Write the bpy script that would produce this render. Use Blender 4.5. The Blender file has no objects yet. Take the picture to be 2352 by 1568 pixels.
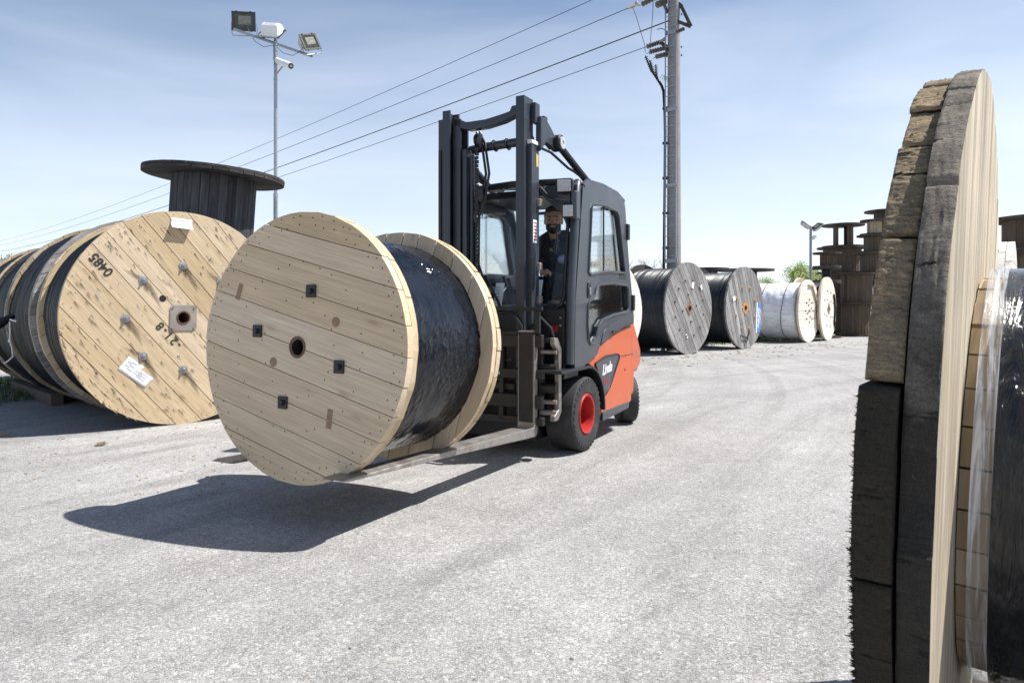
import bpy, math, random
from mathutils import Vector, Matrix, noise
from mathutils.geometry import tessellate_polygon

R_ = math.radians
random.seed(7)
scn = bpy.context.scene
COL = scn.collection

# ------------------------------------------------------------------ camera, sky, sun, exposure
CAM_H = 1.18
F = 1568.0            # focal length in the 2352 px wide measuring frame
cam_d = bpy.data.cameras.new('camera')
cam = bpy.data.objects.new('camera', cam_d)
COL.objects.link(cam)
cam.location = (0, 0, CAM_H)
cam.rotation_euler = (R_(90), 0, 0)
cam_d.sensor_width = 36
cam_d.lens = 24
cam_d.shift_y = -84 / 2352
cam_d.clip_start = .05
cam_d.clip_end = 3000
cam_d.dof.use_dof = True
cam_d.dof.focus_distance = 8.0
cam_d.dof.aperture_fstop = 15
scn.camera = cam

SUN_H = Vector((-.645, -.035, -1.0))       # the way the light travels
world = bpy.data.worlds.new('World')
scn.world = world
world.use_nodes = True
wn = world.node_tree
wn.nodes.clear()
def wnode(t, **k):
    n = wn.nodes.new(t)
    for a, v in k.items():
        setattr(n, a, v)
    return n
w_out = wnode('ShaderNodeOutputWorld')
w_bg = wnode('ShaderNodeBackground')
w_sky = wnode('ShaderNodeTexSky', sky_type='NISHITA', sun_disc=False)
to_sun = -SUN_H.normalized()
w_sky.sun_elevation = math.asin(to_sun.z)
w_sky.sun_rotation = math.atan2(to_sun.x, to_sun.y)
w_sky.altitude = 300
w_sky.air_density = 1.0
w_sky.dust_density = .3
w_sky.ozone_density = 2.5
w_bg.inputs['Strength'].default_value = .088
# thin high cloud veils, thicker towards the horizon
w_tc = wnode('ShaderNodeTexCoord')
w_map = wnode('ShaderNodeMapping')
w_map.inputs['Scale'].default_value = (1.1, 1.6, 5.0)
w_map.inputs['Rotation'].default_value = (R_(-14), R_(17), R_(10))
w_n = wnode('ShaderNodeTexNoise')
w_n.inputs['Scale'].default_value = 1.35
w_n.inputs['Detail'].default_value = 4
w_n.inputs['Roughness'].default_value = .52
w_n.inputs['Distortion'].default_value = .35
w_r = wnode('ShaderNodeValToRGB')
w_r.color_ramp.elements[0].position = .40
w_r.color_ramp.elements[0].color = (0, 0, 0, 1)
w_r.color_ramp.elements[1].position = .86
w_r.color_ramp.elements[1].color = (1, 1, 1, 1)
w_sep = wnode('ShaderNodeSeparateXYZ')
w_h = wnode('ShaderNodeMapRange')
w_h.inputs['From Min'].default_value = .02
w_h.inputs['From Max'].default_value = .46
w_h.inputs['To Min'].default_value = .72
w_h.inputs['To Max'].default_value = -.01
w_mul = wnode('ShaderNodeMath', operation='MULTIPLY')
w_add = wnode('ShaderNodeMath', operation='MULTIPLY_ADD')
w_add.use_clamp = True
w_mix = wnode('ShaderNodeMix', data_type='RGBA')
w_mix.inputs[7].default_value = (8.4, 9.0, 9.9, 1)
L = wn.links.new
L(w_tc.outputs['Generated'], w_map.inputs['Vector'])
L(w_map.outputs[0], w_n.inputs['Vector'])
L(w_n.outputs['Fac'], w_r.inputs[0])
L(w_tc.outputs['Generated'], w_sep.inputs[0])
L(w_sep.outputs['Z'], w_h.inputs['Value'])
L(w_r.outputs[0], w_add.inputs[0])
w_add.inputs[1].default_value = .32
w_side = wnode('ShaderNodeMath', operation='MULTIPLY_ADD')
w_side.inputs[1].default_value = .16
L(w_sep.outputs['X'], w_side.inputs[0])
L(w_h.outputs[0], w_side.inputs[2])
L(w_side.outputs[0], w_add.inputs[2])
L(w_add.outputs[0], w_mix.inputs[0])
L(w_sky.outputs[0], w_mix.inputs[6])
L(w_mix.outputs[2], w_bg.inputs['Color'])
L(w_bg.outputs[0], w_out.inputs[0])

sun_d = bpy.data.lights.new('sun', 'SUN')
sun_d.energy = 5.0
sun_d.angle = R_(.53)
sun_d.color = (1.0, .965, .91)
sun = bpy.data.objects.new('sun', sun_d)
COL.objects.link(sun)
sun.location = (20, -10, 30)
sun.rotation_euler = SUN_H.to_track_quat('-Z', 'Y').to_euler()

scn.view_settings.view_transform = 'Standard'
scn.view_settings.look = 'None'
scn.view_settings.exposure = .60
scn.view_settings.gamma = 1
scn.view_settings.use_curve_mapping = False
scn.cycles.max_bounces = 8
scn.cycles.transparent_max_bounces = 16
scn.cycles.sample_clamp_indirect = 6

def at(px, py, Y):
    """A point on the ray through a picture position, Y metres away."""
    return Vector(((px - 1176) / F * Y, Y, CAM_H + (700 - py) / F * Y))

# ------------------------------------------------------------------ materials
def nt(name):
    m = bpy.data.materials.new(name)
    m.use_nodes = True
    m.node_tree.nodes.clear()
    return m, m.node_tree
class G:
    def __init__(s, name):
        s.m, s.t = nt(name)
    def n(s, kind, ins=None, **k):
        nd = s.t.nodes.new(kind)
        for a, v in k.items():
            setattr(nd, a, v)
        for a, v in (ins or {}).items():
            if isinstance(v, bpy.types.NodeSocket):
                s.t.links.new(v, nd.inputs[a])
            else:
                nd.inputs[a].default_value = v
        return nd
    def ramp(s, fac, stops):
        r = s.n('ShaderNodeValToRGB', {0: fac})
        e = r.color_ramp.elements
        while len(e) < len(stops):
            e.new(.5)
        for q, (p, c) in zip(e, stops):
            q.position = p
            q.color = (c, c, c, 1) if isinstance(c, (int, float)) else (*c, 1)
        return r.outputs[0]
    def mix(s, fac, a, b, mode='MIX'):
        r = s.n('ShaderNodeMix', data_type='RGBA', blend_type=mode)
        for k, v in ((0, fac), (6, a), (7, b)):
            if isinstance(v, bpy.types.NodeSocket):
                s.t.links.new(v, r.inputs[k])
            elif k == 0:
                r.inputs[k].default_value = v
            else:
                r.inputs[k].default_value = (*v, 1) if len(v) == 3 else v
        return r.outputs[2]
    def math(s, op, a, b=0, c=0, clamp=False):
        r = s.n('ShaderNodeMath', {0: a, 1: b, 2: c}, operation=op)
        r.use_clamp = clamp
        return r.outputs[0]
    def done(s, shader):
        o = s.n('ShaderNodeOutputMaterial')
        s.t.links.new(shader, o.inputs[0])
        return s.m

def wood(name, c1, c2, knots=.5, streak=0.0, rough=.8, var=.16, axis='X', fib=1.0, dirt=0.0, streak_rot=18):
    g = G(name)
    tc = g.n('ShaderNodeTexCoord')
    oi = g.n('ShaderNodeObjectInfo')
    ge = g.n('ShaderNodeNewGeometry')
    rnd = g.math('FRACT', g.math('ADD', oi.outputs['Random'], ge.outputs['Random Per Island']))
    off = g.n('ShaderNodeCombineXYZ', {0: g.math('MULTIPLY', rnd, 31.0), 1: g.math('MULTIPLY', rnd, 17.0), 2: g.math('MULTIPLY', rnd, 5.0)})
    v = g.n('ShaderNodeVectorMath', {0: tc.outputs['Object'], 1: off.outputs[0]}, operation='ADD').outputs[0]
    sc = {'X': (1.0, 11, 11), 'Y': (11, 1.0, 11), 'Z': (11, 11, 1.0)}[axis]
    mp = g.n('ShaderNodeMapping', {'Vector': v, 'Scale': sc})
    n1 = g.n('ShaderNodeTexNoise', {'Vector': mp.outputs[0], 'Scale': 1.6, 'Detail': 6, 'Roughness': .62, 'Distortion': .5})
    sc2 = {'X': (2.2, 70, 70), 'Y': (70, 2.2, 70), 'Z': (70, 70, 2.2)}[axis]
    mp2 = g.n('ShaderNodeMapping', {'Vector': v, 'Scale': sc2})
    n2 = g.n('ShaderNodeTexNoise', {'Vector': mp2.outputs[0], 'Scale': 1.3, 'Detail': 3})
    col = g.mix(g.ramp(n1.outputs['Fac'], [(.28, 0.0), (.72, 1.0)]), c1, c2)
    col = g.mix(g.math('MULTIPLY', g.ramp(n2.outputs['Fac'], [(.35, 0.0), (.75, 1.0)]), .45 * fib), col, [q * .55 for q in c2])
    # knots
    kn = {'X': (1.5, 4.5, 4.5), 'Y': (4.5, 1.5, 4.5), 'Z': (4.5, 4.5, 1.5)}[axis]
    mk = g.n('ShaderNodeMapping', {'Vector': v, 'Scale': kn})
    vk = g.n('ShaderNodeTexVoronoi', {'Vector': mk.outputs[0], 'Scale': 1.15})
    kf = g.ramp(vk.outputs['Distance'], [(.0, 1.0), (.055, .85), (.085, .25), (.16, 0.0)])
    col = g.mix(g.math('MULTIPLY', kf, knots), col, [c2[0] * .42, c2[1] * .30, c2[2] * .22])
    if streak:
        ms = g.n('ShaderNodeMapping', {'Vector': v, 'Rotation': (0, 0, R_(streak_rot)), 'Scale': (3.0, 30, .4)})
        vs = g.n('ShaderNodeTexVoronoi', {'Vector': ms.outputs[0], 'Scale': 1.5, 'Randomness': .85})
        gate = g.n('ShaderNodeSeparateColor', {0: vs.outputs['Color']})
        thr = g.math('MULTIPLY', g.math('GREATER_THAN', gate.outputs[0], .42), g.math('MULTIPLY_ADD', gate.outputs[1], .22, .08))
        sf = g.math('MULTIPLY', g.math('SUBTRACT', thr, vs.outputs['Distance']), 14.0, clamp=True)
        col = g.mix(g.math('MULTIPLY', sf, streak), col, (.06, .052, .048))
        mb_ = g.n('ShaderNodeMapping', {'Vector': v, 'Rotation': (0, 0, R_(streak_rot)), 'Scale': (1.6, 7, .6)})
        nb = g.n('ShaderNodeTexNoise', {'Vector': mb_.outputs[0], 'Scale': 1.0, 'Detail': 4})
        col = g.mix(g.math('MULTIPLY', g.ramp(nb.outputs['Fac'], [(.56, 0.0), (.74, 1.0)]), streak * .55), col, (.19, .17, .155))
    if dirt:
        nd = g.n('ShaderNodeTexNoise', {'Vector': tc.outputs['Object'], 'Scale': 2.3, 'Detail': 7, 'Roughness': .7})
        col = g.mix(g.math('MULTIPLY', g.ramp(nd.outputs['Fac'], [(.42, 0.0), (.66, 1.0)]), dirt), col, (.045, .042, .038))
    val = g.math('MULTIPLY_ADD', rnd, var * 2, 1 - var)
    hs = g.n('ShaderNodeHueSaturation', {'Color': col, 'Value': val, 'Saturation': g.math('MULTIPLY_ADD', rnd, -.25, 1.1)})
    bmp = g.n('ShaderNodeBump', {'Height': g.math('ADD', n2.outputs['Fac'], g.math('MULTIPLY', n1.outputs['Fac'], .7)), 'Strength': .35, 'Distance': .004})
    b = g.n('ShaderNodeBsdfPrincipled', {'Base Color': hs.outputs[0], 'Roughness': rough, 'Normal': bmp.outputs[0], 'Specular IOR Level': .25})
    return g.done(b.outputs[0])

def plain(name, col, rough=.5, metal=0.0, var=.12, nscale=9, bump=.0, bscale=40, coat=0.0, spec=.5, dirt=0.0, dirtcol=(.09, .08, .07)):
    g = G(name)
    tc = g.n('ShaderNodeTexCoord')
    n1 = g.n('ShaderNodeTexNoise', {'Vector': tc.outputs['Object'], 'Scale': nscale, 'Detail': 6, 'Roughness': .65})
    f = g.ramp(n1.outputs['Fac'], [(.3, 0.0), (.7, 1.0)])
    c = g.mix(f, [q * (1 - var) for q in col], [min(1, q * (1 + var)) for q in col])
    if dirt:
        n3 = g.n('ShaderNodeTexNoise', {'Vector': tc.outputs['Object'], 'Scale': nscale * .45 + .7, 'Detail': 9, 'Roughness': .75})
        c = g.mix(g.math('MULTIPLY', g.ramp(n3.outputs['Fac'], [(.48, 0.0), (.70, 1.0)]), dirt), c, dirtcol)
    ins = {'Base Color': c, 'Roughness': g.math('MULTIPLY_ADD', f, .16, rough - .08), 'Metallic': metal, 'Coat Weight': coat, 'Specular IOR Level': spec}
    if bump:
        n2 = g.n('ShaderNodeTexNoise', {'Vector': tc.outputs['Object'], 'Scale': bscale, 'Detail': 4})
        ins['Normal'] = g.n('ShaderNodeBump', {'Height': n2.outputs['Fac'], 'Strength': bump, 'Distance': .004}).outputs[0]
    return g.done(g.n('ShaderNodeBsdfPrincipled', ins).outputs[0])

def foil(name, col, rough=.22, amp=.6, sc=(4, 26, 26), big=.006, alpha=1.0, coat=0.0, spec=.5, crinkle=0):
    """Wrinkled plastic film wound round a drum lying along local Y."""
    g = G(name)
    tc = g.n('ShaderNodeTexCoord')
    m1 = g.n('ShaderNodeMapping', {'Vector': tc.outputs['Object'], 'Scale': sc})
    n1 = g.n('ShaderNodeTexNoise', {'Vector': m1.outputs[0], 'Scale': 1, 'Detail': 5, 'Roughness': .6, 'Distortion': .8})
    n2 = g.n('ShaderNodeTexNoise', {'Vector': tc.outputs['Object'], 'Scale': 55, 'Detail': 3})
    h = g.math('ADD', n1.outputs['Fac'], g.math('MULTIPLY', n2.outputs['Fac'], .12))
    bp = g.n('ShaderNodeBump', {'Height': h, 'Strength': amp, 'Distance': big * 4})
    c = g.mix(g.ramp(n1.outputs['Fac'], [(.3, 0.0), (.7, 1.0)]), [q * .75 for q in col], [min(1, q * 1.3) for q in col])
    b = g.n('ShaderNodeBsdfPrincipled', {'Base Color': c, 'Roughness': rough, 'Normal': bp.outputs[0], 'Coat Weight': coat, 'Coat Roughness': .08, 'Specular IOR Level': spec})
    if crinkle:      # taut film over the wrap: tiny facets that catch the sun
        vz = g.n('ShaderNodeTexVoronoi', {'Vector': g.n('ShaderNodeVectorMath', {0: tc.outputs['Object'], 1: g.n('ShaderNodeVectorMath', {0: n1.outputs['Color'], 'Scale': .12}, operation='SCALE').outputs[0]}, operation='ADD').outputs[0], 'Scale': 11}, feature='SMOOTH_F1')
        nn_ = g.n('ShaderNodeTexNoise', {'Vector': tc.outputs['Object'], 'Scale': 15, 'Detail': 2.5})
        bc = g.n('ShaderNodeBump', {'Height': g.math('ADD', vz.outputs['Distance'], nn_.outputs['Fac']), 'Strength': 1.0, 'Distance': .030})
        b.inputs['Coat Weight'].default_value = .38
        b.inputs['Coat Roughness'].default_value = .05
        g.t.links.new(bc.outputs[0], b.inputs['Coat Normal'])
    if alpha < 1:
        tr = g.n('ShaderNodeBsdfTransparent')
        fr = g.math('MULTIPLY_ADD', g.ramp(n1.outputs['Fac'], [(.42, 0.0), (.62, 1.0)]), .5, alpha)
        mx = g.n('ShaderNodeMixShader', {0: fr, 1: tr.outputs[0], 2: b.outputs[0]})
        return g.done(mx.outputs[0])
    return g.done(b.outputs[0])

def glass_mat(name, tint=(.93, .955, .96), refl=.04):
    g = G(name)
    tr = g.n('ShaderNodeBsdfTransparent', {'Color': (*tint, 1)})
    gl = g.n('ShaderNodeBsdfGlossy', {'Roughness': .03, 'Color': (1, 1, 1, 1)})
    lw = g.n('ShaderNodeLayerWeight', {'Blend': .15})
    fac = g.math('MULTIPLY_ADD', lw.outputs['Fresnel'], .7, refl * .3, clamp=True)
    return g.done(g.n('ShaderNodeMixShader', {0: fac, 1: tr.outputs[0], 2: gl.outputs[0]}).outputs[0])

M = {}
M['pine'] = wood('pine_planks', (.64, .52, .35), (.52, .39, .23), knots=.45, streak=.0, var=.10)
M['pine_nailed'] = wood('nail_stained_pine_planks', (.66, .53, .36), (.53, .39, .235), knots=.75, streak=.30, var=.11)
M['pine_moving'] = wood('new_pine_planks', (.74, .585, .40), (.62, .475, .31), knots=.4, streak=.0, var=.09)
M['pine_edge'] = wood('pine_layer_ends', (.50, .40, .27), (.33, .25, .16), knots=.2, var=.25)
M['grey_planks'] = wood('grey_weathered_planks', (.43, .42, .41), (.20, .19, .185), knots=.6, streak=.5, var=.28, dirt=.25)
M['dark_planks'] = wood('dark_weathered_planks', (.085, .08, .076), (.035, .033, .032), knots=.4, var=.30, rough=.9)
M['dark_staves'] = wood('dark_weathered_staves', (.115, .115, .122), (.040, .041, .046), knots=.7, var=.34, rough=.85, axis='Z')
M['stack_staves'] = wood('brown_weathered_staves', (.155, .115, .080), (.080, .060, .042), knots=.5, var=.26, axis='Z')
M['stack_staves_light'] = wood('light_brown_staves', (.50, .39, .25), (.34, .25, .15), knots=.5, var=.2, axis='Z')
M['stack_planks'] = wood('black_brown_flange_planks', (.12, .10, .085), (.06, .05, .043), knots=.3, var=.3)
M['white_planks'] = wood('pale_bleached_planks', (.86, .82, .75), (.74, .68, .59), knots=.6, streak=.35, var=.08)
M['fore_outer_old'] = wood('frayed_brown_plank_ends', (.31, .25, .175), (.13, .105, .075), knots=.3, var=.2, axis='X', fib=1.5, dirt=.55, rough=.95)
M['fore_inner_old'] = wood('grey_old_plank_edges', (.25, .235, .215), (.105, .098, .092), knots=.5, var=.16, axis='X', fib=1.5, dirt=.55, rough=.95)
M['fore_face'] = wood('bright_sawn_plank_face', (.72, .65, .53), (.46, .38, .27), knots=.3, var=.06, axis='X', fib=1.9, dirt=.22)
M['cable'] = plain('black_cable_sheath', (.007, .0075, .009), spec=.3, rough=.36, var=.25, nscale=5)
M['cable_grey'] = plain('dusty_cable_sheath', (.017, .019, .023), rough=.36, var=.25, nscale=4)
M['foil'] = foil('black_shiny_film', (.006, .008, .013), rough=.11, amp=.35, sc=(10, 7, 10), big=.003, spec=.34)
M['foil_dull'] = foil('black_tarpaulin_film', (.005, .006, .008), spec=.16, rough=.55, amp=.6, sc=(2, 5, 2), big=.008)
M['foil_fore'] = foil('dusty_black_film', (.009, .009, .010), rough=.20, amp=.9, sc=(5, 30, 5), big=.003, spec=.4, crinkle=1)
M['film_clear'] = foil('clear_stretch_film', (.70, .72, .76), rough=.22, amp=.9, sc=(4, 60, 4), big=.003, alpha=.12, coat=.4)
M['wrap_white'] = foil('white_fabric_wrap', (.84, .85, .87), rough=.85, amp=.22, sc=(9, 2.5, 9), big=.010, spec=.15)
M['dark_void'] = plain('painted_inner_shade', (.02, .018, .016), rough=.95)  # near-black: shade in gaps, slots and holes put into the colour
M['steel'] = plain('galvanised_steel', (.36, .37, .39), rough=.42, metal=.8, var=.2, nscale=30)
M['steel_rust'] = plain('rusty_steel_plate', (.42, .38, .34), rough=.5, metal=.6, var=.25, nscale=14, dirt=.6, dirtcol=(.22, .09, .035))
M['rust_plate'] = plain('ochre_rust_plate', (.50, .25, .07), rough=.7, metal=.1, var=.3, nscale=18)
M['rust_brown'] = plain('brown_rust_plate', (.26, .15, .10), rough=.7, metal=.1, var=.3, nscale=18)
M['nail'] = plain('nail_heads', (.05, .045, .045), rough=.5, metal=.3)
M['pipe_rust'] = plain('rusty_pipe', (.17, .09, .06), rough=.75, metal=.2, var=.35, nscale=20)
M['paper'] = plain('white_paper', (.82, .83, .86), rough=.7, var=.03, nscale=8)
M['ink'] = plain('black_stencil_ink', (.03, .028, .027), rough=.85, var=.3, nscale=60)
M['ink_grey'] = plain('grey_print', (.30, .31, .36), rough=.7)
M['blue_label'] = plain('blue_label_print', (.07, .21, .52), rough=.5, var=.05)
M['truck'] = plain('anthracite_truck_paint', (.036, .042, .053), rough=.36, var=.10, nscale=5, coat=.25, dirt=.30, dirtcol=(.085, .085, .085))
M['truck_dark'] = plain('black_plastic', (.011, .012, .015), rough=.42, var=.2, dirt=.2, dirtcol=(.035, .035, .035))
M['mast'] = plain('dark_mast_steel', (.030, .036, .048), rough=.40, var=.2, nscale=6, coat=.1, dirt=.35, dirtcol=(.055, .055, .055))
M['orange'] = plain('orange_truck_paint', (.52, .105, .036), rough=.38, var=.08, nscale=3, coat=.1, spec=.35, dirt=.55, dirtcol=(.44, .215, .145))
M['red'] = plain('red_wheel_paint', (.40, .016, .014), rough=.45, var=.15, dirt=.25, dirtcol=(.25, .06, .05))
M['rubber'] = plain('tyre_rubber', (.024, .024, .026), rough=.72, var=.2, nscale=14, bump=.25, bscale=60, dirt=.6, dirtcol=(.085, .08, .075))
M['fork'] = plain('worn_fork_steel', (.34, .32, .30), rough=.42, metal=.55, var=.30, nscale=12, dirt=.8, dirtcol=(.15, .10, .075))
M['fork_dark'] = plain('dark_fork_steel', (.024, .023, .024), rough=.5, metal=.2, var=.3, nscale=10, dirt=.5, dirtcol=(.050, .033, .024))
M['chrome'] = plain('bare_hydraulic_steel', (.60, .61, .63), rough=.22, metal=1.0, var=.05)
M['glass'] = glass_mat('cab_glass')
M['lens'] = plain('frosted_lamp_lens', (.46, .47, .47), rough=.25, var=.12, nscale=50, bump=.3)
M['white_paint'] = plain('white_enamel', (.76, .77, .78), rough=.38, var=.05, dirt=.25, dirtcol=(.45, .44, .42))
M['lamp_glass'] = plain('floodlight_glass', (.055, .058, .042), rough=.12, var=.5, nscale=7)
M['reflector'] = plain('dull_reflector', (.20, .20, .16), rough=.3, var=.4, nscale=20)
g = G('rust_streaks')
at_n = g.n('ShaderNodeAttribute', attribute_name='fade')
tc = g.n('ShaderNodeTexCoord')
nz = g.n('ShaderNodeTexNoise', {'Vector': tc.outputs['Object'], 'Scale': 60, 'Detail': 3})
M['stain'] = g.done(g.n('ShaderNodeMixShader', {0: g.math('MULTIPLY', at_n.outputs['Fac'], g.ramp(nz.outputs['Fac'], [(.25, .55), (.6, 1.0)])), 1: g.n('ShaderNodeBsdfTransparent').outputs[0],
    2: g.n('ShaderNodeBsdfDiffuse', {'Color': (.055, .047, .042, 1)}).outputs[0]}).outputs[0])
M['scorch'] = plain('scorched_wood', (.30, .20, .13), rough=.85, var=.3, nscale=30)
M['pole_steel'] = plain('grey_steel_pole', (.24, .26, .29), rough=.45, metal=.35, var=.15)
M['concrete'] = plain('weathered_concrete', (.27, .265, .265), rough=.9, var=.16, nscale=5, bump=.3, bscale=30, dirt=.3, dirtcol=(.24, .23, .23))
M['iron'] = plain('dark_iron', (.060, .062, .060), rough=.6, metal=.3, var=.3)
M['porcelain'] = plain('brown_grey_insulator', (.11, .095, .08), rough=.35, var=.4, nscale=30)
M['wire'] = plain('overhead_wire', (.05, .052, .057), rough=.6)
M['yellow'] = plain('yellow_sticker', (.72, .47, .08), rough=.5, var=.1)
M['skin'] = plain('skin', (.50, .30, .215), rough=.55, var=.08, nscale=25)
M['hair'] = plain('dark_brown_hair', (.030, .022, .018), rough=.6, var=.4, nscale=60, bump=.5, bscale=120)
M['jacket'] = plain('black_work_jacket', (.018, .019, .024), rough=.85, var=.25, nscale=12, bump=.3, bscale=14)
M['shirt'] = plain('navy_shirt', (.028, .036, .055), rough=.85, var=.15)
M['lilac'] = plain('pale_blue_panel', (.42, .47, .66), rough=.7, var=.1)
M['eye'] = plain('eyes', (.02, .015, .012), rough=.2)
M['bottle'] = glass_mat('clear_plastic_bottle', (.86, .90, .93), .5)
M['rope'] = plain('white_cord', (.75, .75, .76), rough=.8)
M['beam'] = wood('old_timber_beam', (.16, .13, .10), (.09, .075, .06), knots=.4)  # darkened: the shade under the drums is put into the colour
M['bark'] = plain('grey_brown_bark', (.12, .10, .085), rough=.9)
M['leaf_spring'] = plain('spring_leaves', (.26, .33, .085), rough=.7, var=.4, nscale=3)
M['leaf_dark'] = plain('dull_hedge_leaves', (.10, .12, .045), rough=.8, var=.4, nscale=2)
M['shard'] = plain('wood_splinters', (.34, .27, .18), rough=.9, var=.4, nscale=10)
M['grass'] = plain('short_grass', (.07, .10, .03), rough=.9, var=.4)
M['white_sack'] = foil('white_sack_cloth', (.74, .75, .77), rough=.7, amp=.9, sc=(5, 5, 5), big=.02)

def rim_wood(name, c1, c2, c3, fs=1.0, low_dark=None):
    """Sawn, frayed plank edges: fine ridges across the thickness (local Z), pits and cracks."""
    g = G(name)
    tc = g.n('ShaderNodeTexCoord')
    oi = g.n('ShaderNodeObjectInfo')
    v = g.n('ShaderNodeVectorMath', {0: tc.outputs['Object'], 1: g.n('ShaderNodeCombineXYZ', {0: g.math('MULTIPLY', oi.outputs['Random'], 9.0), 1: g.math('MULTIPLY', oi.outputs['Random'], 5.0), 2: 0.0}).outputs[0]}, operation='ADD').outputs[0]
    m1 = g.n('ShaderNodeMapping', {'Vector': v, 'Scale': (230 * fs, 230 * fs, 28)})
    n1 = g.n('ShaderNodeTexNoise', {'Vector': m1.outputs[0], 'Scale': 1, 'Detail': 5, 'Roughness': .7, 'Distortion': .4})
    m2 = g.n('ShaderNodeMapping', {'Vector': v, 'Scale': (22, 22, 14)})
    n2 = g.n('ShaderNodeTexNoise', {'Vector': m2.outputs[0], 'Scale': 1, 'Detail': 6, 'Roughness': .65})
    n3 = g.n('ShaderNodeTexNoise', {'Vector': v, 'Scale': 420, 'Detail': 2})
    m4 = g.n('ShaderNodeMapping', {'Vector': v, 'Scale': (38, 38, 6)})
    n4 = g.n('ShaderNodeTexNoise', {'Vector': m4.outputs[0], 'Scale': 1, 'Detail': 3, 'Distortion': 1.0})
    col = g.mix(g.ramp(n1.outputs['Fac'], [(.32, 0.0), (.66, 1.0)]), c2, c1)
    col = g.mix(g.ramp(n2.outputs['Fac'], [(.38, 0.0), (.64, 1.0)]), col, c3)
    crack = g.ramp(n4.outputs['Fac'], [(.30, 1.0), (.36, 0.0)])
    col = g.mix(crack, col, (.02, .017, .014))
    if low_dark is not None:      # darker towards the bottom, with a noisy edge
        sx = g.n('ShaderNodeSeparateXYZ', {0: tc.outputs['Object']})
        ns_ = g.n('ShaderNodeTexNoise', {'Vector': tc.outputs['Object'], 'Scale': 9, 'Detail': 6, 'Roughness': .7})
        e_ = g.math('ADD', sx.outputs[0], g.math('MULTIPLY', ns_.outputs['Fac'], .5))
        col = g.mix(g.ramp(g.math('ADD', e_, .5 - low_dark - .25), [(.42, .9), (.58, 0.0)]), col, (.030, .028, .025))
    col = g.mix(1.0, col, g.ramp(n3.outputs['Fac'], [(.3, .72), (.7, 1.25)]), 'MULTIPLY')
    h = g.math('ADD', g.math('ADD', g.math('MULTIPLY', n1.outputs['Fac'], .9), g.math('MULTIPLY', n2.outputs['Fac'], .35)), g.math('SUBTRACT', g.math('MULTIPLY', n3.outputs['Fac'], .35), g.math('MULTIPLY', crack, 1.0)))
    bp = g.n('ShaderNodeBump', {'Height': h, 'Strength': .75, 'Distance': .0045})
    return g.done(g.n('ShaderNodeBsdfPrincipled', {'Base Color': col, 'Roughness': .95, 'Specular IOR Level': .12, 'Normal': bp.outputs[0]}).outputs[0])
M['fore_outer'] = rim_wood('frayed_brown_plank_ends', (.42, .325, .20), (.16, .12, .072), (.16, .13, .095))
M['fore_inner'] = rim_wood('grey_old_plank_edges', (.32, .28, .23), (.15, .13, .105), (.12, .107, .09), .8, low_dark=.22)
M['fore_outer_dark'] = rim_wood('dark_plank_ends', (.060, .052, .040), (.030, .027, .022), (.040, .036, .030))  # darker plank ends for the lower outer planks and the fibres

# ground: pale worn asphalt with exposed stone chips
g = G('pale_worn_asphalt')
tc = g.n('ShaderNodeTexCoord')
P_ = tc.outputs['Object']
nw = g.n('ShaderNodeTexNoise', {'Vector': P_, 'Scale': 30, 'Detail': 2})
warp = g.n('ShaderNodeVectorMath', {0: P_, 1: g.n('ShaderNodeVectorMath', {0: nw.outputs['Color'], 'Scale': .03}, operation='SCALE').outputs[0]}, operation='ADD').outputs[0]
va = g.n('ShaderNodeTexVoronoi', {'Vector': warp, 'Scale': 110})
ve = g.n('ShaderNodeTexVoronoi', {'Vector': warp, 'Scale': 110}, feature='DISTANCE_TO_EDGE')
vb = g.n('ShaderNodeTexVoronoi', {'Vector': warp, 'Scale': 190})
vc = g.n('ShaderNodeTexVoronoi', {'Vector': warp, 'Scale': 27, 'Randomness': 1.0})
sa = g.n('ShaderNodeSeparateColor', {0: va.outputs['Color']})
sb = g.n('ShaderNodeSeparateColor', {0: vb.outputs['Color']})
sc_ = g.n('ShaderNodeSeparateColor', {0: vc.outputs['Color']})
big = g.n('ShaderNodeTexNoise', {'Vector': P_, 'Scale': .55, 'Detail': 6, 'Roughness': .6})
mid = g.n('ShaderNodeTexNoise', {'Vector': P_, 'Scale': 5, 'Detail': 6, 'Roughness': .7})
stone = g.ramp(sa.outputs[0], [(0.0, .27), (.30, .355), (.75, .39), (1.0, .49)])
fine = g.ramp(sb.outputs[0], [(0.0, .70), (1.0, 1.20)])
colr = g.mix(1.0, stone, fine, 'MULTIPLY')
gap = g.ramp(ve.outputs['Distance'], [(0.0, .66), (.05, .90), (.11, 1.0)])
colr = g.mix(1.0, colr, gap, 'MULTIPLY')
bigst = g.math('MULTIPLY', g.math('GREATER_THAN', sc_.outputs[0], .86), g.math('LESS_THAN', vc.outputs['Distance'], g.math('MULTIPLY_ADD', sc_.outputs[1], .30, .14)))
colr = g.mix(g.math('MULTIPLY', bigst, .75), colr, (.47, .46, .44))
colr = g.mix(1.0, colr, g.ramp(big.outputs['Fac'], [(.25, .76), (.75, 1.16)]), 'MULTIPLY')
colr = g.mix(1.0, colr, g.ramp(mid.outputs['Fac'], [(.25, .87), (.75, 1.10)]), 'MULTIPLY')
colr = g.mix(1.0, colr, (1.06, 1.03, 1.0), 'MULTIPLY')
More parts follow.
